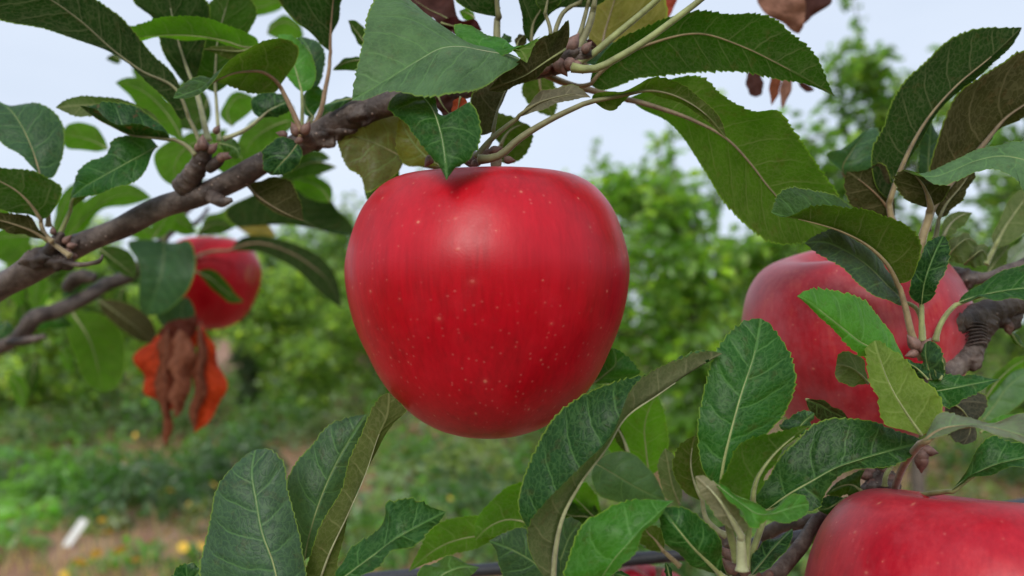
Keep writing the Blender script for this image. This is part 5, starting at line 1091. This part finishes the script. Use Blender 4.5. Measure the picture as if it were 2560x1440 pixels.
# ------------------------------------------------------------------ weeds
def weeds():
    g = np.random.default_rng(91)
    C, NR, UP, SZ, TN = [], [], [], [], []
    def clump(x, y, rad, hgt, m, leafsize, base):
        a, r_ = g.random(m) * 6.283, rad * np.sqrt(g.random(m))
        lump = 1 + .35 * np.sin(a * 3 + x * 9) * (r_ / rad)
        z = hgt * lump * (1 - (r_ / rad) ** 2 * .65) * (.2 + .8 * g.random(m) ** .7)
        C.append(np.stack((x + r_ * np.cos(a), y + r_ * np.sin(a), z), 1))
        NR.append(np.stack((.5 * np.cos(a), .5 * np.sin(a), np.ones(m)), 1) + g.normal(0, .4, (m, 3)))
        UP.append(np.stack((np.cos(a), np.sin(a), .1 + .5 * g.random(m)), 1) + g.normal(0, .4, (m, 3)))
        SZ.append(leafsize * (.6 + .8 * g.random(m)))
        t = np.array(base) * (1 + (g.random((m, 1)) - .5) * .6) * (.5 + .95 * g.random())
        TN.append(t)
    GR = ((.075, .20, .03), (.11, .25, .04), (.045, .12, .03), (.17, .23, .07), (.14, .21, .10), (.03, .08, .025))
    # the bushy weeds one can make out: pixel of the foot, radius, height, leaves
    for px, py, rad, hgt, m, ls, b_ in ((110, 1275, .26, .30, 260, .07, 1), (345, 1290, .34, .40, 480, .07, 2), (215, 1235, .36, .42, 420, .065, 1), (470, 1220, .26, .36, 300, .06, 0), (600, 1240, .28, .50, 420, .065, 5), (20, 1230, .3, .34, 260, .07, 0), (255, 1330, .12, .12, 50, .07, 3), (520, 1330, .14, .2, 90, .06, 3), (30, 1390, .12, .14, 50, .07, 1), (330, 1400, .1, .08, 34, .07, 0), (215, 1425, .08, .05, 20, .07, 1), (470, 1440, .1, .07, 30, .06, 1), (560, 1175, .32, .38, 360, .06, 0),
                                        (60, 1330, .16, .18, 90, .08, 1), (420, 1395, .09, .06, 20, .09, 1), (75, 1240, .32, .3, 260, .06, 3), (690, 1110, .45, .5, 420, .06, 0), (820, 1130, .4, .4, 320, .06, 4), (480, 1090, .5, .45, 380, .06, 3),
                                        (330, 1080, .5, .4, 340, .06, 1), (120, 1110, .5, .42, 340, .06, 4), (1060, 1220, .34, .34, 340, .07, 1), (1180, 1250, .32, .46, 330, .055, 3), (990, 1170, .34, .3, 240, .06, 0), (1250, 1190, .4, .4, 330, .06, 3), (1340, 1240, .3, .36, 260, .06, 0),
                                        (930, 1330, .12, .1, 50, .06, 0), (1150, 1330, .14, .2, 70, .06, 3), (1640, 1120, .3, .3, 200, .06, 4), (2400, 1290, .3, .3, 220, .06, 3), (2480, 1210, .4, .4, 260, .06, 0), (2330, 1330, .16, .25, 80, .06, 3)):
        c = ground_at(px, py)
        clump(c[0], c[1], rad, hgt, m, ls, GR[b_])
    n = 3400
    yy = 3.3 + 14 * g.random(n) ** 1.5
    xx = (g.random(n) - .5) * 2 * (.80 * yy + .6)
    den = np.sin(xx * 1.3 + 1.1) + np.sin(yy * 1.9 + xx * .5) + .8 * np.sin(xx * 3.3 - yy * 2.1)
    keep = (den + g.normal(0, .5, n) > np.where(yy < 4.8, .9, np.where(yy < 8, .0, -.35)))
    for x, y in zip(xx[keep], yy[keep]):
        clump(x, y, .07 + .2 * g.random(), (.05 + .3 * g.random() ** 1.5) + (.6 * g.random() if y > 6.5 else 0), int(g.integers(18, 62)), .03 + .05 * g.random(), GR[int(g.choice(6, p=[.24, .24, .15, .17, .14, .06]))])
    for i in range(900):                                     # orchard floor beside and behind the camera; unseen weeds added to darken apple reflections
        a, r_ = math.radians(75 + 210 * g.random()) + math.pi / 2, 1.2 + 7 * g.random()
        clump(r_ * math.cos(a), r_ * math.sin(a), .15 + .25 * g.random(), .06 + .25 * g.random(), 60, .07, GR[int(g.integers(0, 5))])
    C, NR, UP, SZ, TN = (np.concatenate(a) for a in (C, NR, UP, SZ, TN))
    UP -= NR * (UP * NR).sum(1)[:, None] / (NR * NR).sum(1)[:, None]
    V, q = leaf_faces(C, NR, UP, SZ, g, .5)
    tag(mesh_obj('weeds', V, q, M['weed'], smooth=False, col=np.repeat(TN, 6, 0)), kind='stuff', label='green weeds and low plants covering the orchard floor')
    # dry grass and blades
    n = 9000
    y = 2.6 + 11 * g.random(n) ** 1.6; x = (g.random(n) - .5) * 2 * (.85 * y + .5)
    h = .05 + .16 * g.random(n); a = g.random(n) * 6.283; lean = g.normal(0, .5, (n, 2)); wd = .0035 + .003 * g.random(n)
    p = np.stack((x, y, np.full(n, -.02)), 1); s = np.stack((np.cos(a), np.sin(a), 0 * a), 1) * wd[:, None]
    mid = p + np.stack((lean[:, 0] * h * .3, lean[:, 1] * h * .3, h * .6), 1); tip = p + np.stack((lean[:, 0] * h, lean[:, 1] * h, h), 1)
    V = np.stack((p - s, p + s, mid + s * .7, mid - s * .7, tip), 1).reshape(-1, 3)
    b = (np.arange(n) * 5)[:, None]
    q = np.concatenate((b + np.array((0, 1, 2, 3)),), 0)
    f = [tuple(r) for r in q.tolist()] + [(int(i), int(j), int(k)) for i, j, k in zip(b[:, 0] + 3, b[:, 0] + 2, b[:, 0] + 4)]
    o = poly_obj('dry_grass', V, f, M['weed'], smooth=False)
    straw = g.random(n) < .7
    col = np.where(straw[:, None], np.array((.36, .27, .14)), np.array((.10, .16, .045))) * (1 + (g.random((n, 1)) - .5) * .5)
    ca = o.data.attributes.new('tone', 'FLOAT_COLOR', 'POINT')
    ca.data.foreach_set('color', np.concatenate((np.repeat(col, 5, 0), np.ones((n * 5, 1))), 1).ravel())
    tag(o, kind='stuff', label='dry straw and thin grass blades on the reddish soil')
weeds()

# ------------------------------------------------------------------ yellow flowers, label stake, stones
def flower_meshes():
    V, F = [], []
    for k in range(9):
        a = k * 2 * math.pi / 9
        c, s_ = math.cos(a), math.sin(a)
        b = len(V)
        for r_, w_, z in ((.003, .003, 0), (.012, .0055, .003), (.019, .004, .001)):
            V += [(c * r_ - s_ * w_, s_ * r_ + c * w_, z), (c * r_ + s_ * w_, s_ * r_ - c * w_, z)]
        F += [(b, b + 1, b + 3, b + 2), (b + 2, b + 3, b + 5, b + 4)]
    t = np.linspace(0, 2 * math.pi, 10, endpoint=False)
    b = len(V)
    V += [(.006 * math.cos(a), .006 * math.sin(a), .002) for a in t] + [(0, 0, .007)]
    F += [(b + i, b + (i + 1) % 10, b + 10) for i in range(10)]
    petals = poly_obj('petals', V, F, M['petal'], smooth=False)
    st = np.stack((.012 * np.sin(np.linspace(0, 3, 8)), 0 * np.linspace(0, 1, 8), -np.linspace(0, 1, 8)), 1)
    v, q = tube(st * np.array((1, 1, .13)), .0014, 6)
    stem = poly_obj('stem', v, fix_tri(q), M['stem'])
    a, b = petals.data, stem.data
    bpy.data.objects.remove(petals); bpy.data.objects.remove(stem)
    return a, b
PET, STEM = flower_meshes()
g = np.random.default_rng(17)
for i, (px, py) in enumerate(((255, 1300), (270, 1330), (378, 1356), (458, 1368), (505, 1366), (200, 1405), (160, 1438), (338, 1088), (375, 1203), (425, 1226), (472, 1260), (535, 1212), (700, 1024), (778, 1048), (1125, 1246), (2395, 1134), (2375, 1198), (2295, 1150), (1680, 985), (2050, 1330), (340, 1400), (52, 1120), (300, 1375), (420, 1330), (560, 1290), (240, 1385), (610, 1010), (660, 1080), (90, 1420), (2440, 1160), (1560, 1330))):
    hh = .2
    c = ground_at(px, py, hh)
    root = empty('yellow_flower', c, 'tiny yellow flower among the weeds', 'flower', 'yellow flowers on the orchard floor')
    root.rotation_euler = (.5 + .5 * g.random(), .3 * g.normal(), g.random() * 6.3)
    sc = 1.2 * (.8 + .4 * g.random())
    root.scale = (sc, sc, sc)
    for nm, me in (('petals', PET), ('stem', STEM)):
        o = bpy.data.objects.new(nm, me); COL.objects.link(o); o.parent = root
c = ground_at(160, 1372, 0)
lab = empty('plant_label', c, 'white plastic plant label leaning in the soil', 'label')
def slab(w, h, t):
    V = [(-w / 2, -t / 2, 0), (w / 2, -t / 2, 0), (w / 2, t / 2, 0), (-w / 2, t / 2, 0), (-w / 2, -t / 2, h * .93), (w / 2, -t / 2, h * .93), (w / 2, t / 2, h * .93), (-w / 2, t / 2, h * .93),
         (-w / 2 + .006, -t / 2, h), (w / 2 - .006, -t / 2, h), (w / 2 - .006, t / 2, h), (-w / 2 + .006, t / 2, h)]
    F = [(0, 1, 5, 4), (1, 2, 6, 5), (2, 3, 7, 6), (3, 0, 4, 7), (4, 5, 9, 8), (5, 6, 10, 9), (6, 7, 11, 10), (7, 4, 8, 11), (8, 9, 10, 11), (3, 2, 1, 0)]
    return V, F
v, F = slab(.042, .17, .004)
o = poly_obj('tag_blade', v, F, M['white'], lab, smooth=False)
v, F = slab(.012, .06, .003)
o2 = poly_obj('tag_spike', [(a, b, z - .05) for a, b, z in v], F, M['white'], lab, smooth=False)
lab.rotation_euler = (-.15, .55, .1)
def stone(px, py, r, label, seed):
    c = ground_at(px, py, r * .5)
    g = np.random.default_rng(seed); ph = g.uniform(0, 6.3, 6)
    V, F = [], []
    for i in range(9):
        th = math.pi * i / 8
        for j in range(14):
            a = 2 * math.pi * j / 14
            n = np.array((math.sin(th) * math.cos(a), math.sin(th) * math.sin(a), math.cos(th) * .7))
            V.append(n * r * (1 + .15 * math.sin(2 * a + ph[0]) + .12 * math.sin(3 * th + ph[1]) + .07 * math.sin(5 * a + 3 * th + ph[2])))
    for i in range(8):
        for j in range(14):
            F.append((i * 14 + j, (i + 1) * 14 + j, (i + 1) * 14 + (j + 1) % 14, i * 14 + (j + 1) % 14))
    o = poly_obj('stone', V, F, M['stone'])
    o.location = Vector(c)
    tag(o, label, 'stone')
stone(356, 1236, .034, 'pale round stone among weeds below the dried leaves', 1)
stone(12, 1134, .045, 'pale stone at the left edge on the soil', 2)
stone(1180, 1150, .05, 'flat greyish stone on bare soil under the main apple', 3)
